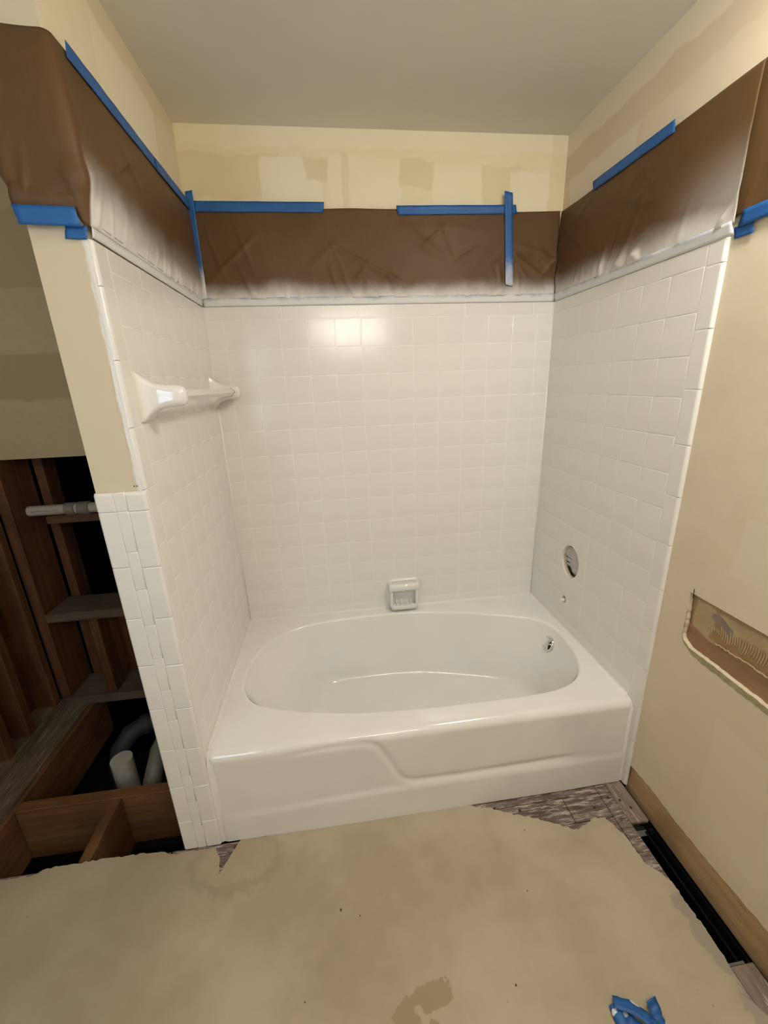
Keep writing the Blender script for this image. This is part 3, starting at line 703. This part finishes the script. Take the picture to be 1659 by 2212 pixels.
for i, x in enumerate(xs):
    e = endr(x - X0, 0.022) + endr(X1 - x, 0.014); col_ = []
    for (y, z, f) in prof:
        t = smooth01(RIM + 0.001, RIM - RA, z)
        yy_ = y + e * t - (apron_disp(x, z) if z < RIM - 0.012 else 0)
        col_.append(bm.verts.new((x, yy_ - 0.003 * smooth01(0.30, 0.0, z), z - (0.6 * e * (1 - t)))))
    vg.append(col_)
for a, b in zip(vg, vg[1:]):
    for k in range(len(a) - 1): bm.faces.new((a[k], a[k + 1], b[k + 1], b[k]))
mobj('apron', bm, M_TUB, tub, True)
# caulk beads where tub meets tile
bm = bmesh.new()
cove = [(0.0002, -0.006), (0.0002, 0.0085), (0.0012, 0.0052), (0.0030, 0.0028), (0.0058, 0.0010), (0.0100, 0.0003), (0.0100, -0.006)]   # distance from the wall, height over the rim
loft(bm, [[(x, -d, RIM + h) for d, h in cove] for x in (0.0095, W - 0.0095)])
loft(bm, [[(d, y, RIM + h) for d, h in cove] for y in (-0.0004, -0.752)])
loft(bm, [[(W - d, y, RIM + h) for d, h in cove] for y in (-0.0004, -0.752)])
for sg, x0_ in ((1, 0.0), (-1, W)):
    w_ = 0.021 if sg > 0 else 0.013
    loft(bm, [[(x0_ + sg * 0.0003, y0_ + 0.02, z), (x0_ + sg * 0.0003, y0_, z), (x0_ + sg * w_ * 0.35, y0_ + 0.0015, z), (x0_ + sg * w_, y0_ + 0.0012, z), (x0_ + sg * w_, y0_ + 0.02, z)]
              for y0_, z in ((-0.752, RIM - 0.0005), (-0.766, RIM - 0.005), (-0.777, RIM - 0.014), (-0.7855, RIM - 0.034), (-0.7885, 0.001))])
mobj('caulk_bead', bm, M_CAULK, tub, True, 50)
# overflow fitting on the end wall of the basin
th0 = math.atan2(-0.330 - TC.y, 1.39 - TC.x)
ri, rf = frim(th0), fflo(th0); tz = (0.345 - 0.290) / (0.345 - 0.052); rr = ri + (rf - ri) * tz
pos = Vector((TC.x + math.cos(th0) * rr, -0.330, 0.290))
nrm = Vector((-1, 0.0, (ri - rf) / 0.30)).normalized()
q = nrm.to_track_quat('Z', 'Y').to_matrix().to_4x4()
def place(o, M): o.data.transform(M); return o
bm = bmesh.new()
loft(bm, [[(r * math.cos(2 * math.pi * k / 40), r * math.sin(2 * math.pi * k / 40), z) for k in range(40)] for r, z in ((.036, -.006), (.036, .002), (.034, .0055), (.030, .0065), (.0265, .004), (.026, -.004))], True, False)
ov = place(mobj('overflow_plate', bm, M_CHROME, tub, True, 50), Matrix.Translation(pos + nrm * 0.003) @ q)
bm = bmesh.new(); loft(bm, [[(r * math.cos(2 * math.pi * k / 32), r * math.sin(2 * math.pi * k / 32), z) for k in range(32)] for r, z in ((.026, -.002), (.0258, -.0015))])
place(mobj('overflow_opening', bm, M_DUCT, ov), Matrix.Translation(pos + nrm * 0.003) @ q)
bm = bmesh.new()
for a in (0.4, 0.4 + math.pi / 2):
    b3 = bmesh.new(); box(b3, -0.027, 0.027, -0.0045, 0.0045, 0.0, 0.004, 0.001)
    b3.transform(Matrix.Rotation(a, 4, 'Z')); me_ = bpy.data.meshes.new('t'); b3.to_mesh(me_); b3.free(); bm.from_mesh(me_)
loft(bm, [[(r * math.cos(2 * math.pi * k / 20), r * math.sin(2 * math.pi * k / 20), z) for k in range(20)] for r, z in ((.012, 0), (.012, .006), (.008, .011), (.002, .012))])
place(mobj('overflow_crossbar', bm, M_CHROME, ov, False), Matrix.Translation(pos + nrm * 0.003) @ q)

# ------------------------------------------------------------------ towel bar on the left wall
TB = (0.0, -0.365, 1.452)
tb = empty('towel_bar', TB); setp(tb, 'white ceramic towel bar with two flared posts on the left tile wall', 'towel bar')
def post(y):
    st = [(0.0, 0.122, 0.058, 0.004), (0.006, 0.121, 0.057, 0.006), (0.013, 0.106, 0.053, 0.008), (0.022, 0.088, 0.048, 0.010), (0.034, 0.071, 0.044, 0.012), (0.048, 0.060, 0.041, 0.014), (0.066, 0.055, 0.040, 0.016),
          (0.088, 0.053, 0.039, 0.018), (0.099, 0.049, 0.036, 0.018), (0.106, 0.040, 0.029, 0.014), (0.1095, 0.024, 0.017, 0.008)]
    bm = bmesh.new()
    loft(bm, [[(x - TB[0], u - TB[1] + y, v) for (u, v) in rrect(0, 0, w_, h_, r)] for (x, h_, w_, r) in st])
    return mobj('post', bm, M_CERAMIC, tb, True, 60)
post(-0.705); post(-0.052)
bm = bmesh.new()
rr_ = 0.0155
loft(bm, [[(0.078 + r * c, y - TB[1], r * s) for c, s in ((0.92, 0.12), (0.92, -0.12), (0.12, -0.92), (-0.12, -0.92), (-0.92, -0.12), (-0.92, 0.12), (-0.12, 0.92), (0.12, 0.92))] for y, r in ((-0.69, rr_), (-0.075, rr_))])
mobj('bar', bm, M_CERAMIC, tb)
bm = bmesh.new()
loft(bm, [[(0.078 + r * c, y - TB[1], r * s) for c, s in ((1, 0), (0, -1), (-1, 0), (0, 1))] for y, r in ((-0.0755, rr_ * 1.06), (-0.072, rr_ * 1.06))])
mobj('end_gap_shade', bm, M_NAIL_GAP, tb)  # dark solid collar stands in for the shade between bar and post

# ------------------------------------------------------------------ soap dish on the back wall
SD = (0.766, 0.0, 0.452)
sd = empty('soap_dish', SD); setp(sd, 'white ceramic soap dish with grab ledge on the back tile wall', 'soap dish')
bm = bmesh.new()
loft(bm, [[(u, -y, v) for u, v in rrect(0, -0.001, w_, h_, r)] for (y, w_, h_, r) in ((-0.002, 0.160, 0.150, 0.022), (0.006, 0.160, 0.150, 0.022), (0.012, 0.152, 0.142, 0.020), (0.013, 0.120, 0.11, 0.016))])
mobj('backplate', bm, M_CERAMIC, sd, True, 60)
bm = bmesh.new()   # grab ledge
loft(bm, [[(x, -0.034 + u, 0.048 + v) for u, v in rrect(0, 0, d_, h_, r)] for (x, d_, h_, r) in ((-0.0765, 0.030, 0.020, 0.009), (-0.074, 0.050, 0.034, 0.013), (-0.068, 0.060, 0.040, 0.016), (0.068, 0.060, 0.040, 0.016), (0.074, 0.050, 0.034, 0.013), (0.0765, 0.030, 0.020, 0.009))])
ledge = mobj('grab_ledge', bm, M_CERAMIC, sd, True, 60)
bm = bmesh.new()
loft(bm, [[(u, v - 0.038, z) for u, v in rrect(0, 0, w_, h_, r)] for (z, w_, h_, r) in ((0.0660, 0.116, 0.026, 0.008), (0.0688, 0.120, 0.029, 0.010), (0.0682, 0.110, 0.020, 0.008))])
mobj('ledge_groove', bm, m_glaze('ceramic_groove_shade', (0.70, 0.67, 0.62), 0.2, 0.05), ledge, True)  # recess shade put into the colour, darker than the ceramic around it
bm = bmesh.new()   # tray: a rounded shelf with a raised lip
loft(bm, [[(u, v - 0.030, z) for u, v in rrect(0, 0, w_, d_, r)] for (z, w_, d_, r) in
          ((-0.074, 0.126, 0.048, 0.016), (-0.070, 0.138, 0.062, 0.020), (-0.052, 0.142, 0.068, 0.022), (-0.046, 0.139, 0.065, 0.021), (-0.045, 0.130, 0.056, 0.018), (-0.049, 0.124, 0.050, 0.016), (-0.058, 0.116, 0.042, 0.014))])
tray = mobj('tray', bm, M_CERAMIC, sd, True, 60)
for sgn in (-1, 1):
    bm = bmesh.new(); box(bm, min(sgn * 0.071, sgn * 0.056), max(sgn * 0.071, sgn * 0.056), -0.050, -0.008, -0.062, 0.046, 0.006, 3); mobj('cheek', bm, M_CERAMIC, sd, True, 60)
for k in range(4):
    bm = bmesh.new(); x = -0.036 + k * 0.024
    tube(bm, [(x, -0.014, -0.030), (x, -0.018, -0.050), (x, -0.030, -0.0555), (x, -0.046, -0.055)], [0.002, 0.0045, 0.0045, 0.0025], 10); mobj('rib', bm, M_CERAMIC, tray, True)

# ------------------------------------------------------------------ things in the holes of the right wall
def crumple(name, c, s, seed, mat, amp=0.35, n=26):
    bm = bmesh.new(); bmesh.ops.create_icosphere(bm, subdivisions=4, radius=1.0)
    for v in bm.verts:
        d = v.co.normalized()
        f = 0.0
        for k, fr in enumerate((1.6, 3.1, 6.0)): f += abs(nz(d.x * fr + seed, d.y * fr, d.z * fr + k)) / (1 + k) * 1.2
        v.co = Vector((c[0] + d.x * s[0] * (1 - amp * f), c[1] + d.y * s[1] * (1 - amp * f), c[2] + d.z * s[2] * (1 - amp * f)))
    return mobj(name, bm, mat)
stuff_ = empty('crumpled_paper', (W + 0.03, VALVE[0], VALVE[1] - 0.06)); setp(stuff_, 'crumpled pale masking paper stuffed in the round valve hole', 'paper')
WF = W - 0.010
def fold(name, pts, mat):
    bm = bmesh.new(); rws = []
    for i, (z, x) in enumerate(pts):
        rw = []
        for k in range(25):
            y = VALVE[0] - 0.085 + 0.17 * k / 24
            wv = 0.010 * nz(y * 26 + i, z * 30, i * 1.7) + 0.012 * abs(nz(y * 14 + 3, z * 22, 4.0))
            rw.append(bm.verts.new((x + wv - stuff_.location.x, y - stuff_.location.y, z + 0.010 * nz(y * 18, i * 3.1, 2) + (y - VALVE[0]) * 0.10 - stuff_.location.z)))
        rws.append(rw)
    for a, b in zip(rws, rws[1:]):
        for k in range(24): bm.faces.new((a[k], a[k + 1], b[k + 1], b[k]))
    o = mobj(name, bm, mat, stuff_); s_ = o.modifiers.new('t', 'SOLIDIFY'); s_.thickness = 0.0006; return o
fold('upper_fold', [(0.790, WF + 0.062), (0.760, WF + 0.050), (0.735, WF + 0.040), (0.715, WF + 0.030), (0.700, WF + 0.024), (0.694, WF + 0.022), (0.692, WF + 0.030), (0.696, WF + 0.045)], M_CRUMPLE)
fold('lower_fold', [(0.700, WF + 0.050), (0.690, WF + 0.036), (0.683, WF + 0.030), (0.672, WF + 0.027), (0.664, WF + 0.034), (0.655, WF + 0.028), (0.645, WF + 0.032), (0.640, WF + 0.045), (0.60, WF + 0.055)], M_CRUMPLE)
bm = bmesh.new(); tube(bm, [(0.05, 0, 0), (-0.011, 0, 0)], [0.0085, 0.0085], 20); tube(bm, [(-0.011, 0, 0), (-0.017, 0, 0)], [0.005, 0.0035], 14)
o = mobj('pipe_stub', bm, M_CAULK, None, True, 40); o.location = (W, SPOUT[0] + 0.003, SPOUT[1] - 0.006)
setp(o, 'small white pipe stub poking out of the tile below the round hole', 'pipe')

# ------------------------------------------------------------------ masking paper
def paper(name, path, z0f, z1f, disp, mat, label, step=0.006, nv=46, group='brown masking paper above the tile'):
    """a hanging sheet following a plan path [(x, y)], bottom z0f(s), top z1f(s), displaced along its normal"""
    pts = []; acc = 0; S = [0]
    for (ax, ay), (bx, by) in zip(path, path[1:]):
        L = math.hypot(bx - ax, by - ay); n = max(1, int(L / step))
        for k in range(n):
            t = k / n; pts.append((ax + (bx - ax) * t, ay + (by - ay) * t))
    pts.append(path[-1])
    for a, b in zip(pts, pts[1:]): S.append(S[-1] + math.hypot(b[0] - a[0], b[1] - a[1]))
    # smooth normals along the path
    nrm_ = []
    for i in range(len(pts)):
        a, b = pts[max(0, i - 3)], pts[min(len(pts) - 1, i + 3)]
        d = Vector((b[0] - a[0], b[1] - a[1])).normalized(); nrm_.append((d.y, -d.x))
    bm = bmesh.new(); g = []
    for i, (x, y) in enumerate(pts):
        c_ = []
        for k in range(nv + 1):
            t = k / nv; za, zb = z0f(S[i]), z1f(S[i]); z = za + (zb - za) * t
            d = disp(S[i], t, z)
            c_.append(bm.verts.new((x + nrm_[i][0] * d, y + nrm_[i][1] * d, z)))
        g.append(c_)
    for a, b in zip(g, g[1:]):
        for k in range(nv): bm.faces.new((a[k], b[k], b[k + 1], a[k + 1]))
    o = mobj(name, bm, mat, None, True)
    s_ = o.modifiers.new('thickness', 'SOLIDIFY'); s_.thickness = 0.0004; s_.offset = 0
    return setp(o, label, 'masking paper', group)
def wrinkle(seed, amp, gather, diag=0.5):
    def f(s, t, z):
        lo_ = nz(s * 2.6 + seed, z * 4.0, 1.0) * 0.5 + 0.5
        cr = 0.0
        for k, (fr, dg, am) in enumerate(((3.2, 1.6, 1.0), (5.0, -1.1, 0.7), (8.0, 0.5, 0.45))):
            q_ = abs(nz(s * fr + z * fr * dg * diag * 2 + seed * (k + 1), z * 1.7 + k * 5, seed))
            cr += am * math.exp(-(q_ / 0.055) ** 2)
        ms = smooth01(-0.15, 0.35, nz(s * 3.7 + seed, z * 6, 8.0))
        g_ = abs(nz(s * 13 + seed * 2 + z * 9 * diag, z * 4, 5.0))
        fade = min(1.0, 5 * t, 5 * (1 - t)) * 0.85 + 0.15
        low = max(0.0, 1 - t / 0.45) ** 1.5
        return 0.0015 + amp * fade * (lo_ * 1.2 + cr * ms * 0.7) + gather * low * math.exp(-(g_ / 0.10) ** 2) * min(1, t * 14 + 0.1) * (0.3 + ms)
    return f
topw = lambda seed, base, amp: (lambda s: base + amp * nz(s * 3.2 + seed, seed, 0.5))
# back sheet
paper('masking_paper', [(0.012, -0.0035), (1.448, -0.0035)], lambda s: 1.797, topw(3, 2.103, 0.014), wrinkle(1.0, 0.008, 0.012), M_PAPER_B,
      'brown masking paper across the back wall above the tile, white overspray below')
# right sheets: the sprayed one stops at the front edge of the tile, the clean one goes on
paper('masking_paper', [(W - 0.0035, -0.012), (W - 0.0035, -0.826)], lambda s: 1.797, lambda s: 2.100 + 0.010 * nz(s * 3, 9, 2), wrinkle(7.0, 0.006, 0.012, -0.6), M_PAPER_R,
      'brown masking paper on the right wall with a straight overspray edge, above the tile')
paper('masking_paper', [(W + 0.0045, -0.80), (W + 0.0045, -1.75)], lambda s: 1.812, lambda s: 2.106 + 0.006 * nz(s * 3, 4, 2), wrinkle(11.0, 0.002, 0.002, -0.6), M_PAPER,
      'clean brown masking paper on the right wall, nearest the camera', group=None)
# left sheet wraps round the end of the stub wall
arc = lambda cx, cy, r, a0, a1, n: [(cx + r * math.cos(math.radians(a0 + (a1 - a0) * k / n)), cy + r * math.sin(math.radians(a0 + (a1 - a0) * k / n))) for k in range(n + 1)]
lp = [(-0.128, -0.70)] + arc(-0.118, -0.783, 0.010, 180, 270, 5) + arc(-0.010, -0.779, 0.0135, 270, 360, 6) + [(0.0035, -0.70), (0.0035, -0.012)]
def dl(s, t, z):
    b = wrinkle(21.0, 0.009, 0.010, -0.5)(s, t, z)
    return b + 0.010 * math.exp(-((s - 0.20) / 0.06) ** 2) * math.sin(math.pi * min(1, max(0, t))) 
def zl0(s): return 1.795 + 0.030 * smooth01(0.215, 0.195, s)
paper('masking_paper', lp, zl0, lambda s: 2.106 + 0.006 * nz(s * 4, 2, 7) + 0.008 * smooth01(0.2, 0.05, s), dl, M_PAPER_L,
      'brown masking paper wrapped round the end of the left stub wall')
# folded flap at the lower left corner of that sheet
bm = bmesh.new()
fl = [[(-0.128 + 0.118 * i / 14 + 0.001 * j, -0.7975 - 0.010 * math.sin(math.pi * j / 8) * (1 - 0.6 * i / 14) - 0.002 * abs(nz(i * 0.7, j * 0.5, 3)), 1.822 + (0.050 - 0.016 * (i / 14)) * j / 8) for j in range(9)] for i in range(15)]
loft(bm, fl, False, False, False)
o = mobj('masking_paper', bm, M_PAPER, None, True); s_ = o.modifiers.new('thickness', 'SOLIDIFY'); s_.thickness = 0.0004
setp(o, 'small folded brown paper flap above the blue tape on the stub wall end', 'masking paper', 'brown masking paper above the tile')

# ------------------------------------------------------------------ blue tape
def tape(corners, mat, label, plane, d=0.0, seed=0, group='blue tape strips', rough_ends=True, amp=0.0012, lean=0.0):
    """strip: corners (u0, v0) (u1, v1) centre line ends, width; plane = (axis, value, sign)"""
    (u0, v0), (u1, v1), w_ = corners
    ax, val, sg = plane
    L = math.hypot(u1 - u0, v1 - v0); n = max(6, int(L / 0.012)); du, dv = (u1 - u0) / L, (v1 - v0) / L
    rws = []; r = random.Random(seed)
    for i in range(n + 1):
        t = i / n; rw = []
        for k in range(5):
            q_ = (k / 4 - 0.5) * w_
            ex = 0.0
            if rough_ends and i in (0, n): ex = r.uniform(-0.0009, 0.0009) + q_ * (0.22 if seed % 2 else -0.2)
            u = u0 + du * (t * L + ex) - dv * q_; v = v0 + dv * (t * L + ex) + du * q_ + 0.0008 * nz(t * L * 15, seed, 1)
            h = 0.0012 + amp * (nz(t * L * 22, k * 0.6, seed) + 0.4) + (0.002 * abs(nz(t * L * 9, seed * 3, 2)) if k in (0, 4) else 0)
            off = val + sg * (h * (0.3 if lean else 1) + d + lean * (0.5 + (v - (v0 + dv * t * L)) / w_))
            rw.append((u, off, v) if ax == 'y' else (off, u, v))
        rws.append(rw)
    bm = bmesh.new(); loft(bm, rws, False, False, False)
    o = mobj('tape_strip', bm, mat, None, True); s_ = o.modifiers.new('thickness', 'SOLIDIFY'); s_.thickness = 0.0005
    return setp(o, label, 'tape', group)
PBK = ('y', -0.0045, -1); PRT = ('x', W - 0.0045, -1); PLT = ('x', 0.0045, 1); PFR = ('y', -0.797, -1)
tape(((0.022, 2.105), (0.497, 2.106), 0.034), M_TAPE, 'blue tape along the paper top on the back wall, left half', PBK, 0.004, 1)
tape(((0.778, 2.099), (1.260, 2.106), 0.031), M_TAPE, 'blue tape along the paper top on the back wall, right half', PBK, 0.004, 2)
tape(((1.222, 2.163), (1.244, 1.835), 0.033), M_TAPE_V, 'upright blue tape crossing the paper on the right part of the back wall', PBK, 0.009, 3)
tape(((0.0165, 2.150), (0.0135, 1.80), 0.026), M_TAPE_V, 'upright blue tape in the back left corner, white overspray at its foot', PBK, 0.009, 4)
tape(((-0.745, 2.106), (-0.300, 2.104), 0.030), M_TAPE, 'blue tape along the paper top on the left wall, half nearest the camera', PLT, 0.004, 5)
tape(((-0.318, 2.102), (-0.012, 2.106), 0.030), M_TAPE, 'blue tape along the paper top on the left wall, half nearest the corner', PLT, 0.0055, 6)
tape(((-0.225, 2.102), (-0.588, 2.100), 0.031), M_TAPE, 'blue tape along the paper top on the right wall', PRT, 0.004, 7)
tape(((-0.124, 1.810), (-0.008, 1.806), 0.034), M_TAPE, 'bright blue tape across the end of the stub wall under the brown paper', PFR, 0.006, 8)
tape(((-0.046, 1.784), (-0.004, 1.783), 0.024), M_TAPE, 'short blue tape piece at the top corner of the white tile, left', ('y', -0.7875, -1), 0.001, 9)
tape(((-0.832, 1.803), (-1.60, 1.803), 0.034), M_TAPE, 'blue tape under the clean brown paper on the right wall', ('x', W + 0.009, -1), 0.006, 10)
tape(((-0.820, 1.777), (-0.868, 1.777), 0.026), M_TAPE, 'short blue tape piece at the top corner of the white tile, right', ('x', W + 0.009, -1), 0.003, 11)
tape(((0.004, 1.7885), (1.452, 1.7885), 0.030), M_TAPE_S, 'white sprayed tape along the tile top of the back wall', PBK, -0.0042, 12, lean=0.0062)
tape(((-0.004, 1.7885), (-0.822, 1.7885), 0.030), M_TAPE_S, 'white sprayed tape along the tile top of the right wall', PRT, -0.0042, 13, lean=0.0062)
tape(((-0.785, 1.7905), (-0.004, 1.7885), 0.029), M_TAPE_S, 'white sprayed tape along the tile top of the left wall', PLT, -0.0042, 14, lean=0.0062)
# crumpled scrap of tape on the floor
sc_ = empty('tape_scrap', (1.10, -1.36, 0.0)); setp(sc_, 'crumpled scrap of blue painter tape lying on the tan floor', 'tape')
def ribbon(pts, wd, name='tape_loop'):
    bm = bmesh.new(); pts = [Vector(p) for p in pts]; fine = []; wd = Vector(wd)
    for i in range(len(pts) - 1):
        p0, p1, p2, p3 = pts[max(0, i - 1)], pts[i], pts[i + 1], pts[min(len(pts) - 1, i + 2)]
        for k in range(8):
            t = k / 8; fine.append(0.5 * ((2 * p1) + (p2 - p0) * t + (2 * p0 - 5 * p1 + 4 * p2 - p3) * t * t + (3 * p1 - p0 - 3 * p2 + p3) * t ** 3))
    fine.append(pts[-1]); rws = []
    for i, p in enumerate(fine):
        c_ = [p + wd * q_ + Vector((0, 0, 0.004 * nz(i * 0.3, q_ * 2, wd.x * 90))) - sc_.location for q_ in (0, 0.33, 0.66, 1)]
        for v in c_: v.z = max(v.z, 0.001)
        rws.append(c_)
    loft(bm, rws, False, False, False)
    o = mobj(name, bm, M_TAPE_SCRAP, sc_, True, 60); s_ = o.modifiers.new('t', 'SOLIDIFY'); s_.thickness = 0.0005
ribbon([(1.036, -1.322, 0.006), (1.033, -1.345, 0.005), (1.040, -1.38, 0.004), (1.055, -1.42, 0.003)], (0.024, 0.002, 0.008))
ribbon([(1.052, -1.309, 0.012), (1.085, -1.324, 0.016), (1.115, -1.348, 0.014), (1.140, -1.38, 0.008), (1.150, -1.42, 0.004)], (-0.010, -0.024, 0.004))
ribbon([(1.053, -1.325, 0.005), (1.075, -1.345, 0.010), (1.10, -1.372, 0.008), (1.12, -1.42, 0.004)], (-0.018, -0.020, -0.002))
ribbon([(1.150, -1.328, 0.022), (1.150, -1.345, 0.014), (1.150, -1.37, 0.006), (1.155, -1.42, 0.003)], (-0.028, -0.006, -0.003))
ribbon([(1.125, -1.372, 0.004), (1.10, -1.385, 0.006), (1.07, -1.395, 0.004), (1.045, -1.42, 0.003)], (0.006, -0.026, 0.002))
# a few crumbs on the floor
for i, (x, y, r_) in enumerate(((0.395, -1.035, 0.0035), (0.449, -1.057, 0.0022), (0.83, -1.255, 0.0026), (1.02, -0.905, 0.0022), (0.95, -1.07, 0.0018), (0.30, -1.21, 0.002))):
    bm = bmesh.new(); bmesh.ops.create_icosphere(bm, subdivisions=1, radius=r_)
    for v in bm.verts: v.co *= 1 + 0.5 * nz(v.co.x * 900 + i, v.co.y * 900, v.co.z * 900); v.co.z *= 0.6
    o = mobj('crumb', bm, M_CHIP); o.location = (x, y, r_ * 0.45)
    setp(o, ['largest dark crumb on the tan floor in front of the tub', 'small dark crumb just right of the largest one on the floor', 'dark crumb on the floor left of the blue tape scrap',
             'dark crumb on the floor edge by the worn boards', 'tiny crumb in the middle of the floor right of centre', 'tiny crumb on the floor left of the dark stain'][i], 'debris', 'crumbs on the floor')

# ------------------------------------------------------------------ pipes in the open wall and floor
pp_ = empty('drain_pipe', (-0.72, 0.10, 0.972)); setp(pp_, 'horizontal white plastic pipe lying on the upper fire block', 'pipe')
def ptube(name, pts, r, mat, par, n=28, angle=50):
    bm = bmesh.new(); tube(bm, [Vector(p) - par.location for p in pts], r, n); return mobj(name, bm, mat, par, True, angle)
bm = bmesh.new(); tube(bm, [(-0.906, 0.10, 0.972), (-0.30, 0.10, 0.972)], 0.0235, 28)
o = mobj('pipe', bm, M_PVCTXT, None, True, 50); o.parent = pp_; o.matrix_parent_inverse = Matrix.Translation((0.72, -0.10, -0.972))
ptube('coupling', [(-0.752, 0.10, 0.972), (-0.750, 0.10, 0.972), (-0.713, 0.10, 0.972), (-0.709, 0.10, 0.972)], [0.024, 0.0285, 0.0285, 0.024], M_PVCD, pp_)
ptube('coupling', [(-0.700, 0.10, 0.972), (-0.697, 0.10, 0.972), (-0.652, 0.10, 0.972), (-0.648, 0.10, 0.972)], [0.024, 0.0295, 0.0295, 0.024], M_PVCD, pp_)
st = empty('capped_pipe', (-0.528, -0.352, -0.30)); setp(st, 'capped white plastic pipe standing upright in the open floor', 'pipe')
ptube('pipe', [(-0.528, -0.352, -0.30), (-0.528, -0.352, -0.03)], 0.0425, M_PVC, st)
bm = bmesh.new(); tube(bm, [Vector((-0.528, -0.352, z)) - st.location for z in (-0.034, -0.034, 0.0, 0.003, 0.003)], [0.0425, 0.0448, 0.0448, 0.0435, 0.040], 36); mobj('cap', bm, M_PVC, st, True, 40)
sl = empty('slanted_pipe', (-0.42, -0.42, -0.3)); setp(sl, 'slanted dusty plastic pipe beside the capped white pipe', 'pipe')
ptube('pipe', [(-0.395, -0.462, -0.26), (-0.40, -0.40, -0.12), (-0.40, -0.30, -0.06), (-0.38, -0.12, -0.04)], 0.036, M_PVCD, sl)
el = empty('elbow_pipe', (-0.6, -0.1, -0.3)); setp(el, 'dark grey elbow drain pipe curving behind the capped pipe', 'pipe')
ptube('elbow', [(-0.655, -0.20, -0.40), (-0.655, -0.19, -0.24), (-0.645, -0.165, -0.16), (-0.61, -0.12, -0.115), (-0.55, -0.085, -0.10), (-0.42, -0.06, -0.09), (-0.25, -0.05, -0.085)], 0.042, M_ABS, el)
ptube('collar', [(-0.565, -0.091, -0.102), (-0.53, -0.080, -0.098)], 0.047, M_ABS, el)

# ------------------------------------------------------------------ vanity lamp on the wall behind the camera
vl = empty('vanity_lamp', (LAMP_X, LAMP_Y, LAMP_Z)); setp(vl, 'long vanity lamp with four lit globe bulbs on the wall behind the camera', 'lamp')
bm = bmesh.new(); box(bm, -LAMP_W / 2 - 0.02, LAMP_W / 2 + 0.02, REAR - LAMP_Y, -0.02, -0.055, 0.055, 0.006, 2); mobj('housing', bm, M_FRAME, vl, True, 40)
n = NT('lit_diffuser'); em = n.t.nodes.new('ShaderNodeEmission'); em.inputs[0].default_value = (*LAMP_COL, 1); em.inputs[1].default_value = LAMP_POWER
n.t.links.new(em.outputs[0], n.t.nodes['Material Output'].inputs[0])
for k in range(4):
    bm = bmesh.new(); cx = (k - 1.5) * LAMP_W / 4
    bmesh.ops.create_icosphere(bm, subdivisions=3, radius=0.034)
    bmesh.ops.translate(bm, verts=bm.verts[:], vec=(cx, 0.03, 0.0))
    mobj('globe_bulb', bm, n.m, vl, True)
    bm = bmesh.new(); tube(bm, [(cx, -0.022, 0.0), (cx, -0.008, 0.0)], [0.03, 0.024], 20); mobj('lamp_socket', bm, M_CHROME, vl, True, 50)

# ------------------------------------------------------------------ flush lamp on the ceiling, above and in front of the camera's view
cl_ = empty('ceiling_lamp', DOME); setp(cl_, 'round flush ceiling lamp with lit glass dome above the camera', 'lamp')
ring = lambda r, z, n=40: [(r * math.cos(2 * math.pi * k / n), r * math.sin(2 * math.pi * k / n), z) for k in range(n)]
bm = bmesh.new(); loft(bm, [ring(0.165, 0.0), ring(0.165, -0.022), ring(0.150, -0.026)]); mobj('lamp_base', bm, M_FRAME, cl_, True, 40)
n = NT('lit_glass_dome'); em = n.t.nodes.new('ShaderNodeEmission'); em.inputs[0].default_value = (*DOME_COL, 1); em.inputs[1].default_value = DOME_POWER
n.t.links.new(em.outputs[0], n.t.nodes['Material Output'].inputs[0])
bm = bmesh.new(); loft(bm, [ring(0.145, -0.027), ring(0.138, -0.045), ring(0.115, -0.066), ring(0.075, -0.080), ring(0.03, -0.086), ring(0.004, -0.087)]); mobj('glass_dome', bm, n.m, cl_, True, 60)
